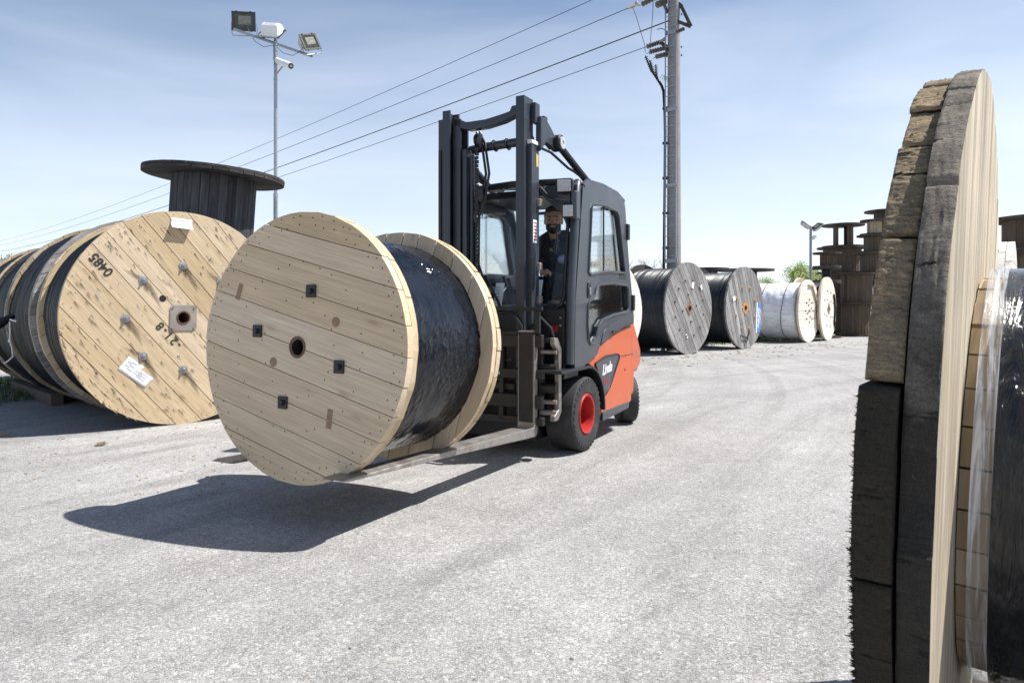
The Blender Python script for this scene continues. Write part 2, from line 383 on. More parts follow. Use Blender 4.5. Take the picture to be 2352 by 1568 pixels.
# faint curved tyre tracks
tk1 = g.n('ShaderNodeVectorMath', {0: P_, 1: (16.0, -3.0, 0)}, operation='SUBTRACT')
tkl = g.n('ShaderNodeVectorMath', {0: tk1.outputs[0]}, operation='LENGTH')
tkn = g.n('ShaderNodeTexNoise', {'W': g.math('MULTIPLY', tkl.outputs['Value'], 3.2), 'Scale': 1.0, 'Detail': 5, 'Roughness': .65}, noise_dimensions='1D')
tk2 = g.n('ShaderNodeVectorMath', {0: P_, 1: (-14.0, 16.0, 0)}, operation='SUBTRACT')
tkl2 = g.n('ShaderNodeVectorMath', {0: tk2.outputs[0]}, operation='LENGTH')
tkn2 = g.n('ShaderNodeTexNoise', {'W': g.math('MULTIPLY', tkl2.outputs['Value'], 2.4), 'Scale': 1.0, 'Detail': 5, 'Roughness': .65}, noise_dimensions='1D')
tkm = g.math('MULTIPLY', g.math('ADD', tkn.outputs[0], tkn2.outputs[0]), .5)
colr = g.mix(g.ramp(big.outputs['Fac'], [(.35, .35), (.65, 1.0)]), colr, g.mix(1.0, colr, g.ramp(tkm, [(.36, .74), (.48, 1.0), (.62, 1.12)]), 'MULTIPLY'))
# dark tar scabs
ns = g.n('ShaderNodeTexNoise', {'Vector': P_, 'Scale': 3.2, 'Detail': 9, 'Roughness': .8})
colr = g.mix(g.math('MULTIPLY', g.ramp(ns.outputs['Fac'], [(.62, 0.0), (.72, 1.0)]), .38), colr, (.12, .12, .125))
hgt = g.math('ADD', g.math('MULTIPLY', g.ramp(ve.outputs['Distance'], [(0, 0.0), (.16, 1.0)]), .8), g.math('ADD', g.math('MULTIPLY', sa.outputs[1], .5), g.math('MULTIPLY', bigst, .5)))
bmp = g.n('ShaderNodeBump', {'Height': hgt, 'Strength': .6, 'Distance': .004})
bmp2 = g.n('ShaderNodeBump', {'Height': mid.outputs['Fac'], 'Strength': .35, 'Distance': .02, 'Normal': bmp.outputs[0]})
M['ground'] = g.done(g.n('ShaderNodeBsdfPrincipled', {'Base Color': colr, 'Roughness': .93, 'Specular IOR Level': .2, 'Normal': bmp2.outputs[0]}).outputs[0])

# ------------------------------------------------------------------ mesh helpers
def mesh_of(name, V, Fc, mats, mi=None, smooth=True, ang=35):
    me = bpy.data.meshes.new(name)
    me.from_pydata([tuple(v) for v in V], [], Fc)
    for m in (mats if isinstance(mats, (list, tuple)) else [mats]):
        me.materials.append(m)
    if mi:
        me.polygons.foreach_set('material_index', mi)
    if smooth:
        me.polygons.foreach_set('use_smooth', [True] * len(me.polygons))
        me.update()
        me.set_sharp_from_angle(angle=R_(ang))
    me.update()
    return me
def link(name, me, parent=None, mat=None, loc=None):
    o = bpy.data.objects.new(name, me)
    COL.objects.link(o)
    o.parent = parent
    if mat is not None:
        o.matrix_local = mat
    elif loc is not None:
        o.location = loc
    return o
def tag(o, label=None, cat=None, group=None, kind=None):
    for k, v in (('label', label), ('category', cat), ('group', group), ('kind', kind)):
        if v:
            o[k] = v
    return o
def empty(name, mat, label, cat, group=None):
    o = bpy.data.objects.new(name, None)
    COL.objects.link(o)
    o.empty_display_size = .2
    o.matrix_world = mat
    return tag(o, label, cat, group)

class MB:
    def __init__(s):
        s.V, s.F = [], []
    def add(s, V, Fc, M_=None):
        b = len(s.V)
        s.V += [(M_ @ Vector(v)) if M_ is not None else Vector(v) for v in V]
        s.F += [[i + b for i in f] for f in Fc]
        return s
    def box(s, lo, hi, M_=None):
        (a, b, c), (d, e, f) = lo, hi
        V = [(a, b, c), (d, b, c), (d, e, c), (a, e, c), (a, b, f), (d, b, f), (d, e, f), (a, e, f)]
        return s.add(V, [(0, 3, 2, 1), (4, 5, 6, 7), (0, 1, 5, 4), (1, 2, 6, 5), (2, 3, 7, 6), (3, 0, 4, 7)], M_)
    def tube(s, pts, r, n=10, caps=True):
        pts = [Vector(p) for p in pts]
        rs = r if isinstance(r, (list, tuple)) else [r] * len(pts)
        V, Fc = [], []
        up = None
        for i, p in enumerate(pts):
            d = (pts[min(i + 1, len(pts) - 1)] - pts[max(i - 1, 0)]).normalized()
            if up is None:
                up = d.orthogonal().normalized()
            up = (up - d * up.dot(d))
            up = up.normalized() if up.length > 1e-6 else d.orthogonal().normalized()
            sd = d.cross(up)
            for k in range(n):
                a = 2 * math.pi * k / n
                V.append(p + (up * math.cos(a) + sd * math.sin(a)) * rs[i])
        for i in range(len(pts) - 1):
            for k in range(n):
                k2 = (k + 1) % n
                Fc.append((i * n + k, i * n + k2, (i + 1) * n + k2, (i + 1) * n + k))
        if caps:
            Fc.append(tuple(range(n - 1, -1, -1)))
            Fc.append(tuple((len(pts) - 1) * n + k for k in range(n)))
        return s.add(V, Fc)
    def bar(s, p0, p1, w, h, up=(0, 0, 1)):
        p0, p1 = Vector(p0), Vector(p1)
        d = (p1 - p0)
        ln = d.length
        d = d.normalized()
        up = Vector(up)
        sd = d.cross(up).normalized()
        u2 = sd.cross(d)
        m = Matrix((sd, d, u2)).transposed().to_4x4()
        m.translation = p0
        return s.box((-w / 2, 0, -h / 2), (w / 2, ln, h / 2), m)
    def lathe(s, prof, n=48, M_=None, closed=False):
        """prof: (radius, y) pairs turned about the Y axis."""
        V, Fc = [], []
        m = len(prof)
        for k in range(n):
            a = 2 * math.pi * k / n
            ca, sa_ = math.cos(a), math.sin(a)
            V += [(r * ca, y, r * sa_) for r, y in prof]
        rng = range(m if closed else m - 1)
        for k in range(n):
            k2 = (k + 1) % n
            for i in rng:
                j = (i + 1) % m
                Fc.append((k * m + i, k * m + j, k2 * m + j, k2 * m + i))
        return s.add(V, Fc, M_)
    def prism(s, poly, lo, hi, axis='x', holes=(), M_=None):
        """poly in (y,z) for axis x, (x,z) for y, (x,y) for z; extruded lo..hi."""
        loops = [list(poly)] + [list(h) for h in holes]
        def p3(a, b, t):
            return {'x': (t, a, b), 'y': (a, t, b), 'z': (a, b, t)}[axis]
        V, Fc, base = [], [], []
        for lp in loops:
            base.append(len(V))
            V += [p3(a, b, lo) for a, b in lp] + [p3(a, b, hi) for a, b in lp]
        if holes:
            flat = [Vector((a, b, 0)) for lp in loops for a, b in lp]
            idx = []
            for bi, lp in enumerate(loops):
                idx += [(base[bi] + i, base[bi] + len(lp) + i) for i in range(len(lp))]
            for t in tessellate_polygon([[Vector((a, b, 0)) for a, b in lp] for lp in loops]):
                Fc.append(tuple(idx[i][0] for i in t))
                Fc.append(tuple(idx[i][1] for i in reversed(t)))
        else:
            k = len(poly)
            Fc.append(tuple(range(k)))
            Fc.append(tuple(range(2 * k - 1, k - 1, -1)))
        for bi, lp in enumerate(loops):
            k, b0 = len(lp), base[bi]
            for i in range(k):
                j = (i + 1) % k
                Fc.append((b0 + i, b0 + k + i, b0 + k + j, b0 + j))
        return s.add(V, Fc, M_)
    def ell(s, c, r, n=16, m=10, M_=None):
        V = [(c[0], c[1], c[2] + r[2])]
        for i in range(1, m):
            t = math.pi * i / m
            for k in range(n):
                a = 2 * math.pi * k / n
                V.append((c[0] + r[0] * math.sin(t) * math.cos(a), c[1] + r[1] * math.sin(t) * math.sin(a), c[2] + r[2] * math.cos(t)))
        V.append((c[0], c[1], c[2] - r[2]))
        Fc = [(0, 1 + k, 1 + (k + 1) % n) for k in range(n)]
        for i in range(m - 2):
            for k in range(n):
                a, b = 1 + i * n + k, 1 + i * n + (k + 1) % n
                Fc.append((a, a + n, b + n, b))
        e = 1 + (m - 2) * n
        Fc += [(e + k, len(V) - 1, e + (k + 1) % n) for k in range(n)]
        return s.add(V, Fc, M_)
    def ob(s, name, mat, parent=None, M_=None, smooth=True, bevel=0, ang=35, fix=True):
        me = mesh_of(name, s.V, s.F, mat, smooth=smooth, ang=ang)
        if fix:
            import bmesh
            bm = bmesh.new()
            bm.from_mesh(me)
            bmesh.ops.recalc_face_normals(bm, faces=bm.faces)
            bm.to_mesh(me)
            bm.free()
        o = link(name, me, parent, M_)
        if bevel:
            b = o.modifiers.new('bevel', 'BEVEL')
            b.width = bevel
            b.segments = 3
            b.limit_method = 'ANGLE'
            b.angle_limit = R_(40)
            b.harden_normals = True
        return o

def text(name, body, size, mat, parent, M_, depth=.0006, shear=0.0, bold=0.0, space=1.0):
    c = bpy.data.curves.new(name, 'FONT')
    c.body = body
    c.size = size
    c.extrude = depth
    c.shear = shear
    c.offset = bold
    c.space_character = space
    c.align_x = 'CENTER'
    c.align_y = 'CENTER'
    c.materials.append(mat)
    tmp = bpy.data.objects.new(name, c)
    COL.objects.link(tmp)
    dg = bpy.context.evaluated_depsgraph_get()
    me = bpy.data.meshes.new_from_object(tmp.evaluated_get(dg))
    bpy.data.objects.remove(tmp)
    return link(name, me, parent, M_)

T = Matrix.Translation
def rot(a, ax):
    return Matrix.Rotation(a, 4, ax)

# ------------------------------------------------------------------ cable drums
def strips(R, n, rnd):
    half = n // 2
    out = []
    for sgn in (1, -1):
        w = [1 + rnd.uniform(-.16, .16) for _ in range(half)]
        k = R / sum(w)
        v = 0
        for q in w:
            a, b = v, v + q * k
            out.append((a, b) if sgn > 0 else (-b, -a))
            v = b
    return sorted(out)

def plank_poly(R, v0, v1, gap, rh, rnd, seg):
    a, b = v0 + gap / 2, v1 - gap / 2
    m = max(3, int((b - a) / seg))
    def u(v):
        return math.sqrt(max(R * R - v * v, (.03 * R) ** 2))
    jr, jl = rnd.uniform(-.0035, .0035), rnd.uniform(-.0035, .0035)
    poly = []
    if abs(v0) < 1e-6 and rh:
        poly += [(-u(a) - jl, a), (-rh, a)]
        poly += [(rh * math.cos(t), max(a, rh * math.sin(t))) for t in [math.pi * (1 - i / 10) for i in range(1, 10)]]
        poly += [(rh, a)]
    for i in range(m + 1):
        v = a + (b - a) * i / m
        poly.append((u(v) + jr, v))
    if abs(v1) < 1e-6 and rh:
        poly += [(rh, b)]
        poly += [(rh * math.cos(t), min(b, -rh * math.sin(t))) for t in [math.pi * i / 10 for i in range(1, 10)]]
        poly += [(-rh, b)]
    for i in range(m, -1, -1):
        v = a + (b - a) * i / m
        poly.append((-u(v) - jl, v))
    # drop doubled points
    res = []
    for p in poly:
        if not res or (abs(p[0] - res[-1][0]) + abs(p[1] - res[-1][1])) > 1e-5:
            res.append(p)
    if (abs(res[0][0] - res[-1][0]) + abs(res[0][1] - res[-1][1])) < 1e-5:
        res.pop()
    return res

def flange(parent, Mx, R, th, n, phi, phi2, m_out, m_in, rh=.07, seed=1, side=-1, gap=.006, seg=.04, n2=None, nails=True, broken=()):
    """A round flange of two crossed plank layers; side=-1 puts its outer layer at -Y."""
    rnd = random.Random(seed)
    core = MB().lathe([(rh, -.0018), (R - .012, -.0018), (R - .012, .0018), (rh, .0018)], 64, closed=True)
    fl = core.ob('flange', M['dark_void'], parent, Mx, smooth=False)
    for layer, (ph, mat, sgn, nn) in enumerate(((phi, m_out, side, n), (phi2, m_in, -side, n2 or n))):
        for k, (v0, v1) in enumerate(strips(R, nn, rnd)):
            if (layer, k) in broken:
                continue
            poly = plank_poly(R * (1 if layer == 0 else .997), v0, v1, gap, rh, rnd, seg)
            cv = (v0 + v1) / 2
            t0 = rnd.uniform(-.0012, .0016)
            mb = MB().prism([(x, y - cv) for x, y in poly], 0, th / 2 - .002 + t0, 'z')
            # local X along the plank, Y across, Z outward
            X = Vector((math.cos(ph), 0, math.sin(ph)))
            Y = Vector((-math.sin(ph), 0, math.cos(ph)))
            Z = X.cross(Y)
            if sgn > 0:
                X, Z = -X, -Z
                mb.V = [Vector((-v.x, v.y, v.z)) for v in mb.V]
            m = Matrix((X, Y, Z)).transposed().to_4x4()
            m.translation = Y * cv + Vector((0, sgn * .002, 0))
            mb.ob('plank', mat, fl, m, smooth=False)
    if nails:
        nb = MB()
        y = side * (th / 2 + .0016)
        for rr, cnt in ((.965, 60), (.90, 48), (.62, 26), (.36, 16)):
            for i in range(cnt):
                a = 2 * math.pi * (i + rnd.uniform(-.3, .3)) / cnt
                r = R * (rr + rnd.uniform(-.012, .012))
                nb.lathe([(0, 0), (.0040, 0), (.0036, side * .0016), (0, side * .0016)], 6, T((r * math.cos(a), y - side * .0005, r * math.sin(a))))
        o = nb.ob('nail', M['nail'], fl, None, smooth=False)
        o['kind'] = 'stuff'
    return fl

def bolt(parent, x, z, y, side=-1, r=.032, mat='steel'):
    s = side
    mb = MB().lathe([(0, 0), (r, 0), (r, s * .005), (r * .9, s * .0062), (0, s * .0062)], 20)
    mb.lathe([(0, s * .006), (r * .52, s * .006), (r * .52, s * .020), (r * .44, s * .023), (0, s * .023)], 6)
    mb.lathe([(0, s * .02), (r * .26, s * .02), (r * .24, s * .036), (0, s * .036)], 10)
    return mb.ob('bolt', M[mat], parent, T((x, y, z)) @ rot(random.uniform(0, 3), 'Y'), ang=30)

def plate(parent, y, half, rh, rotz, mat, pipe='pipe_rust', side=-1, depth=.35):
    """Square bearing plate with a round hole and the axle pipe behind it."""
    n = 32
    s = side
    V, Fc = [], []
    for t in (0, s * .010):
        for i in range(n):
            a = 2 * math.pi * (i + .5) / n
            V.append((rh * math.cos(a), t, rh * math.sin(a)))
        for i in range(n):
            a = 2 * math.pi * (i + .5) / n
            c, d = math.cos(a), math.sin(a)
            k = half / max(abs(c), abs(d))
            V.append((c * k, t, d * k))
    for i in range(n):
        j = (i + 1) % n
        Fc += [(i, j, n + j, n + i), (2 * n + i, 3 * n + i, 3 * n + j, 2 * n + j), (i, 2 * n + i, 2 * n + j, j), (n + i, n + j, 3 * n + j, 3 * n + i)]
    mb = MB().add(V, Fc)
    pl = mb.ob('bearing_plate', M[mat], parent, T((0, y, 0)) @ rot(rotz, 'Y'), smooth=False)
    MB().lathe([(rh * .80, -s * depth), (rh * .80, s * .016), (rh * .93, s * .016), (rh * .93, -s * depth)], 28).ob('axle_pipe', M[pipe], pl, None)
    MB().lathe([(0, -s * depth), (rh * .8, -s * depth)], 20).ob('pipe_shade_disc', M['dark_void'], pl, None)
    for cx in (-1, 1):
        for cz in (-1, 1):
            MB().lathe([(0, s * .01), (.011, s * .01), (.010, s * .019), (0, s * .019)], 8, T((cx * half * .8, 0, cz * half * .8))).ob('bolt', M['steel'], pl, None)
    return pl

def coil(name, parent, Mx, r, w, turns, mat, n=96, bead=.5, seed=0):
    """Cable wound side by side: one bead per turn."""
    rnd = random.Random(seed)
    p = w / turns
    prof = []
    for i in range(turns):
        y0 = -w / 2 + i * p
        rr = r + rnd.uniform(-.12, .12) * p * .5
        for k in range(5):
            a = math.pi * (k + .5) / 5
            prof.append((rr + math.sin(a) * p * bead - p * bead, y0 + p * (.5 - .5 * math.cos(a))))
    prof = [(.1, -w / 2)] + prof + [(.1, w / 2)]
    mb = MB().lathe(prof, n)
    # turns run on a slight slant
    for v in mb.V:
        v.y += p * .5 * math.atan2(v.z, v.x) / math.pi * (1 if abs(v.y) < w * .49 else 0)
    return mb.ob(name, M[mat], parent, Mx, ang=80, fix=False)

def wrapped(name, parent, Mx, r, w, mat, seed=0, amp=.006, n=128, m=40, ry=1.0, crease=0.0):
    V, Fc = [], []
    for j in range(m + 1):
        y = -w / 2 + w * j / m
        for k in range(n):
            a = 2 * math.pi * k / n
            q = Vector((math.cos(a) * 3.5, y * 7 * ry, math.sin(a) * 3.5 + seed * 7.3))
            d = noise.fractal(q, 1.0, 2.1, 4) * amp + noise.noise(q * .4) * amp
            if crease:
                q3 = Vector((math.cos(a) * r * 15, y * 21, math.sin(a) * r * 15 + seed))
                pat = max(0.0, noise.noise(q3 * .22) + .35)
                d += crease * pat * ((1 - abs(noise.noise(q3)) * 2.2) + .5 * (1 - abs(noise.noise(q3 * 2.3)) * 2.2))
            rr = r + d
            V.append((rr * math.cos(a), y, rr * math.sin(a)))
    for j in range(m):
        for k in range(n):
            k2 = (k + 1) % n
            Fc.append((j * n + k, j * n + k2, (j + 1) * n + k2, (j + 1) * n + k))
    Fc += [tuple(range(n)), tuple(range(m * n + n - 1, m * n - 1, -1))]
    return MB().add(V, Fc).ob(name, M[mat], parent, Mx, ang=60)

def lying_drum(name, label, cx, cy, R, beta, W, th=.085, mats=('pine', 'pine_edge'), n=10, phi=0.0, phi2=None, core=('coil', 'cable', .93, 36), seed=1, zc=None,
               plate_=(.12, .07, 0, 'steel_rust'), bolts=((.5, 8, 0),), bolt_mat='steel', bolt_r=.032, group=None, tilt=0.0, nails=True, gap=.006, seg=.04, cat='cable drum'):
    """cx, cy: where the middle of the front face stands; the drum runs back along its axis."""
    b = R_(beta)
    ax = Vector((-math.sin(b), math.cos(b), 0))
    root = empty(name, T((cx, cy, (zc - R) if zc else 0)) @ rot(b, 'Z'), label, cat, group)
    C = T((0, 0, R)) @ rot(tilt, 'X')
    p2 = phi + math.pi / 2 if phi2 is None else phi2
    f1 = flange(root, C @ T((0, th / 2, 0)), R, th, n, phi, p2, M[mats[0]], M[mats[1]], plate_[1] * .95, seed, -1, nails=nails, gap=gap, seg=seg)
    f2 = flange(root, C @ T((0, W - th / 2, 0)), R, th, n, phi, p2, M[mats[0]], M[mats[1]], plate_[1] * .95, seed + 50, 1, nails=False, gap=gap, seg=max(seg, .06))
    w = W - 2 * th
    mid_ = C @ T((0, W / 2, 0))
    if core[0] == 'coil':
        coil('cable', root, mid_, R * core[2], w, core[3], core[1], seed=seed)
    elif core[0] == 'wrap':
        wrapped('cable', root, mid_, R * core[2], w, core[1], seed, amp=core[3])
    plate(f1, -th / 2 - .002, plate_[0], plate_[1], plate_[2], plate_[3])
    for rr, cnt, ph0 in bolts:
        for i in range(cnt):
            a = ph0 + 2 * math.pi * i / cnt
            bolt(f1, rr * R * math.cos(a), rr * R * math.sin(a), -th / 2 - .001, r=bolt_r, mat=bolt_mat)
    return root, f1, C

def paper(parent, x, z, w, h, a, y, name='paper_label', curl=.012, prints=True, seed=0):
    rnd = random.Random(seed)
    V, Fc = [], []
    m = 6
    for j in range(m + 1):
        for i in range(m + 1):
            u, v = i / m - .5, j / m - .5
            V.append((u * w, -.003 - curl * max(0, .1 - v) ** 1.5 * 3 - rnd.uniform(0, .0006), v * h))
    for j in range(m):
        for i in range(m):
            q = j * (m + 1) + i
            Fc.append((q, q + 1, q + m + 2, q + m + 1))
    o = MB().add(V, Fc).ob(name, M['paper'], parent, T((x, y, z)) @ rot(-a, 'Y'))
    sd = o.modifiers.new('t', 'SOLIDIFY')
    sd.thickness = .0006
    if prints:
        pb = MB()
        for k in range(5):
            zz = h * (.34 - .12 * k)
            x0 = -w * .38 + (0 if k % 2 else w * .2)
            pb.box((x0, -.0052 - curl * max(0, .1 - zz / h) ** 1.5 * 3, zz - h * .018), (x0 + w * rnd.uniform(.15, .45), -.0046 - curl * max(0, .1 - zz / h) ** 1.5 * 3, zz + h * .018))
        pr = pb.ob('print', M['ink_grey'], o, None, smooth=False)
        pr['kind'] = 'stuff'
    return o

# ------------------------------------------------------------------ ground
gm = MB()
S_ = 900
gm.add([(-S_, -60, 0), (S_, -60, 0), (S_, 1500, 0), (-S_, 1500, 0)], [(0, 1, 2, 3)])
ground = gm.ob('ground', M['ground'], smooth=False)
tag(ground, 'pale grey worn asphalt of the storage yard', None, None, 'structure')

# ------------------------------------------------------------------ the lying drums
DX, DY = math.cos(R_(46)), math.sin(R_(46))
AXB = (-DY, DX)            # the way the left row runs back

root, f485, C485 = lying_drum('cable_drum', 'pale pine cable drum stencilled 0485 with square steel hub plate and two white papers', -3.27, 6.79, 1.052, 44, 1.02, th=.085,
    mats=('pine_nailed', 'pine'), n=12, phi=R_(-50), core=('coil', 'cable', .955, 18), seed=11, plate_=(.125, .068, .02, 'steel_rust'),
    bolts=((.49, 8, 0),), bolt_r=.040, group='cable drums lying in the left row')
TX = lambda x, z, a, y=-.0455: T((x, y, z)) @ rot(-a, 'Y') @ rot(math.pi / 2, 'X')
text('stencil_number', '0485', .118, M['ink'], f485, TX(-.715, .50, R_(131)), bold=.002, space=1.0)
text('stencil_number', '-21-8', .115, M['ink'], f485, TX(-.13, -.17, R_(131)), bold=.001, space=1.25)
MB().lathe([(0, 0), (.032, 0), (.032, -.0015), (0, -.0015)], 20).ob('drilled_hole', M['dark_void'], f485, T((-.19, -.0445, .19)))
paper(f485, -.02, .93, .20, .10, R_(-3), -.0445, curl=.04, seed=1)
paper(f485, -.47, -.47, .17, .15, R_(-40), -.0445, curl=.0, seed=2)
paper(f485, -.39, -.56, .20, .11, R_(-40), -.0462, curl=.0, seed=3)
def stains(parent, R, phi, n, seed, y, big=(), alpha=.85, rot_=-58):
    """Rain-drawn rust streaks under nails and bolts; alpha fades along a vertex attribute."""
    rnd = random.Random(seed)
    V, Fc, A = [], [], []
    def streak(x, z, ang, ln, w, a, wob=.1):
        d, nrm = Vector((math.cos(ang), 0, math.sin(ang))), Vector((-math.sin(ang), 0, math.cos(ang)))
        m = 9
        b = len(V)
        bend = rnd.uniform(-wob, wob)
        for i in range(m):
            t = i / (m - 1)
            ww = w * (math.sin(math.pi * min(1, t * 1.5 + .18)) ** .8 if t < .5 else (1 - t) * 1.9 * .9) * .5
            c = Vector((x, y - rnd.uniform(0, .0002), z)) + d * ln * t + nrm * bend * ln * t * t
            for k, q in enumerate((-1, -.45, .45, 1)):
                V.append(c + nrm * ww * q)
                A.append(a * (1 - t) ** .6 * (1 if abs(q) < .9 else 0))
        for i in range(m - 1):
            for k in range(3):
                q = b + i * 4 + k
                Fc.append((q, q + 1, q + 5, q + 4))
    for i in range(n):
        r_ = R * math.sqrt(rnd.uniform(.01, .93)) if i % 3 else R * rnd.choice((.93, .86))
        a_ = rnd.uniform(0, 2 * math.pi)
        x, z = r_ * math.cos(a_), r_ * math.sin(a_)
        l_ = rnd.uniform(.04, .13)
        if math.hypot(x + l_ * math.cos(R_(rot_)), z + l_ * math.sin(R_(rot_))) < R * .98:
            streak(x, z, R_(rot_ + rnd.uniform(-9, 9)), l_, rnd.uniform(.007, .019), rnd.uniform(.55, 1.0) * alpha)
    for x, z, ang, ln, w, a in big:
        streak(x, z, R_(ang), ln, w, a, .25)
    me = mesh_of('stain', V, Fc, M['stain'], smooth=False)
    at_ = me.attributes.new('fade', 'FLOAT', 'POINT')
    at_.data.foreach_set('value', A)
    o = link('stain', me, parent)
    o['kind'] = 'stuff'
    return o
B5 = [(.49 * 1.052 * math.cos(a), .49 * 1.052 * math.sin(a)) for a in [2 * math.pi * i / 8 for i in range(8)]]
bigst_ = []
for i, (x, z) in enumerate(B5):
    bigst_ += [(x, z, -58 + (i * 7) % 11, .34, .075, .60), (x, z, -78, .16, .06, .5)]
    if i % 2:
        bigst_.append((x, z, 150, .22, .06, .5))
stains(f485, 1.052, -50, 330, 5, -.0462, bigst_)
# splintered lower left rim
sm = MB()
rn = random.Random(5)
for i in range(40):
    a = R_(rn.uniform(185, 245))
    r = 1.052 * rn.uniform(.975, 1.002)
    p = Vector((r * math.cos(a), -.045, r * math.sin(a)))
    d = Vector((math.cos(R_(-50)), rn.uniform(-.5, -.05), math.sin(R_(-50)))) * rn.uniform(.02, .07)
    sm.tube([p, p + d * .5 + Vector((0, -.004, 0)), p + d], [.004, .003, .0006], 4)
tag(sm.ob('splinter', M['pine'], f485, None), kind='stuff')

def along(d):
    return (-3.27 + AXB[0] * d, 6.79 + AXB[1] * d)
x, y = along(1.10)
lying_drum('cable_drum', 'grey weathered drum with black tarpaulin wrapped cable right behind the drum stencilled 0485', x, y, 1.06, 46, 1.25, th=.10,
    mats=('grey_planks', 'pine_edge'), n=12, phi=R_(20), core=('wrap', 'foil_dull', .965, .014), seed=12, group='cable drums lying in the left row')
x, y = along(2.46)
lying_drum('cable_drum', 'drum with weathered grey rims and dark cable, third of the left row', x, y, 1.02, 46, 1.2, th=.09,
    mats=('grey_planks', 'dark_planks'), n=10, phi=R_(60), core=('wrap', 'foil_dull', .96, .010), seed=13, group='cable drums lying in the left row')
x, y = along(3.8)
lying_drum('cable_drum', 'rear drum of the left row showing a pale rim and black cable', x, y, 1.02, 46, 1.2, th=.09,
    mats=('pine', 'pine_edge'), n=10, phi=R_(10), core=('wrap', 'foil_dull', .96, .010), seed=14, nails=False, group='cable drums lying in the left row')

lying_drum('cable_drum', 'large pale drum almost hidden behind the drum the forklift carries', -2.40, 9.5, 1.15, 60, .9, th=.09,
    mats=('white_planks', 'pine_edge'), n=12, phi=R_(84), core=('coil', 'cable', .8, 18), seed=15, group='cable drums lying behind the forklift')
lying_drum('cable_drum', 'pale drum with dark nail rows seen through the windscreen of the forklift', -.74, 10.0, 1.05, 45, 1.0, th=.09,
    mats=('white_planks', 'pine_edge'), n=12, phi=R_(52), core=('coil', 'cable', .88, 24), seed=16, group='cable drums lying behind the forklift')
lying_drum('cable_drum', 'greyish drum with upright planks behind the mast of the forklift', .05, 13.2, 1.02, 45, .9, th=.09,
    mats=('grey_planks', 'pine_edge'), n=12, phi=R_(80), core=('coil', 'cable_grey', .85, 22), seed=17, group='cable drums lying behind the forklift')
lying_drum('cable_drum', 'light pine drum peeking out behind the rear of the forklift cab', 1.86, 13.1, 1.055, 43, .95, th=.09,
    mats=('white_planks', 'pine_edge'), n=12, phi=R_(-62), core=('coil', 'cable', .85, 22), seed=18, group='cable drums lying behind the forklift')

rA, fA, CA = lying_drum('cable_drum', 'grey weathered drum of black cable with diamond hub plate, first right of the forklift', 4.245, 16.33, 1.098, 46, 1.36, th=.085,
    mats=('grey_planks', 'dark_planks'), n=14, phi=R_(-55), core=('coil', 'cable_grey', .89, 23), seed=21, plate_=(.125, .075, R_(45), 'rust_brown'),
    bolts=((.62, 12, .3), (.30, 4, .2)), bolt_mat='pipe_rust', bolt_r=.030, gap=.011, group='cable drums in the right row')
stains(fA, 1.098, 0, 150, 9, -.0465, (), .8, -60)
paper(fA, .14, .55, .10, .17, R_(-20), -.0445, seed=4)
paper(fA, .56, .50, .12, .10, R_(-60), -.0445, seed=5)
paper(fA, -.14, -.66, .06, .09, R_(20), -.0445, seed=6, prints=False)
rB, fB, CB = lying_drum('cable_drum', 'grey drum of black cable with ochre hub plate, rusty bolts and a blue label', 6.26, 18.31, 1.10, 45.5, 1.40, th=.10,
    mats=('grey_planks', 'dark_planks'), n=14, phi=R_(-68), core=('coil', 'cable_grey', .87, 24), seed=22, plate_=(.155, .075, R_(38), 'rust_plate'),
    bolts=((.53, 8, .35),), bolt_mat='rust_plate', bolt_r=.048, gap=.011, group='cable drums in the right row')
stains(fB, 1.10, 0, 120, 8, -.0545, [(.583 * math.cos(R_(20 + 45 * i)), .583 * math.sin(R_(20 + 45 * i)), -95, .25, .10, .5) for i in range(8)], .8, -75)
paper(fB, -.66, .23, .12, .17, R_(-70), -.052, seed=7)
bl = MB().box((-.40, -.004, -.10), (.40, 0, .10)).ob('blue_label', M['blue_label'], fB, T((.80, -.056, -.28)) @ rot(R_(-86), 'Y'), smooth=False)
MB().box((-.42, -.002, .10), (.42, .004, .16)).ob('label_border', M['paper'], bl, None, smooth=False)
text('label_text', 'Draka kabely', .105, M['paper'], bl, T((0, -.0048, .038)) @ rot(math.pi / 2, 'X'), shear=.3, bold=.003)
text('label_text', 'Longlife Ltd', .085, M['paper'], bl, T((.03, -.0048, -.048)) @ rot(math.pi / 2, 'X'), shear=.3, bold=.002)
ce = MB().tube([(-.3, -.06, -.72), (-.2, -.09, -.78), (-.05, -.10, -.79), (.12, -.08, -.75), (.2, -.06, -.66), (.19, -.05, -.62)], .016, 8)
ce.tube([(.05, -.09, -.79), (.02, -.10, -.86), (-.04, -.08, -.93)], .014, 8).ob('cable_end', M['cable'], fB, None)

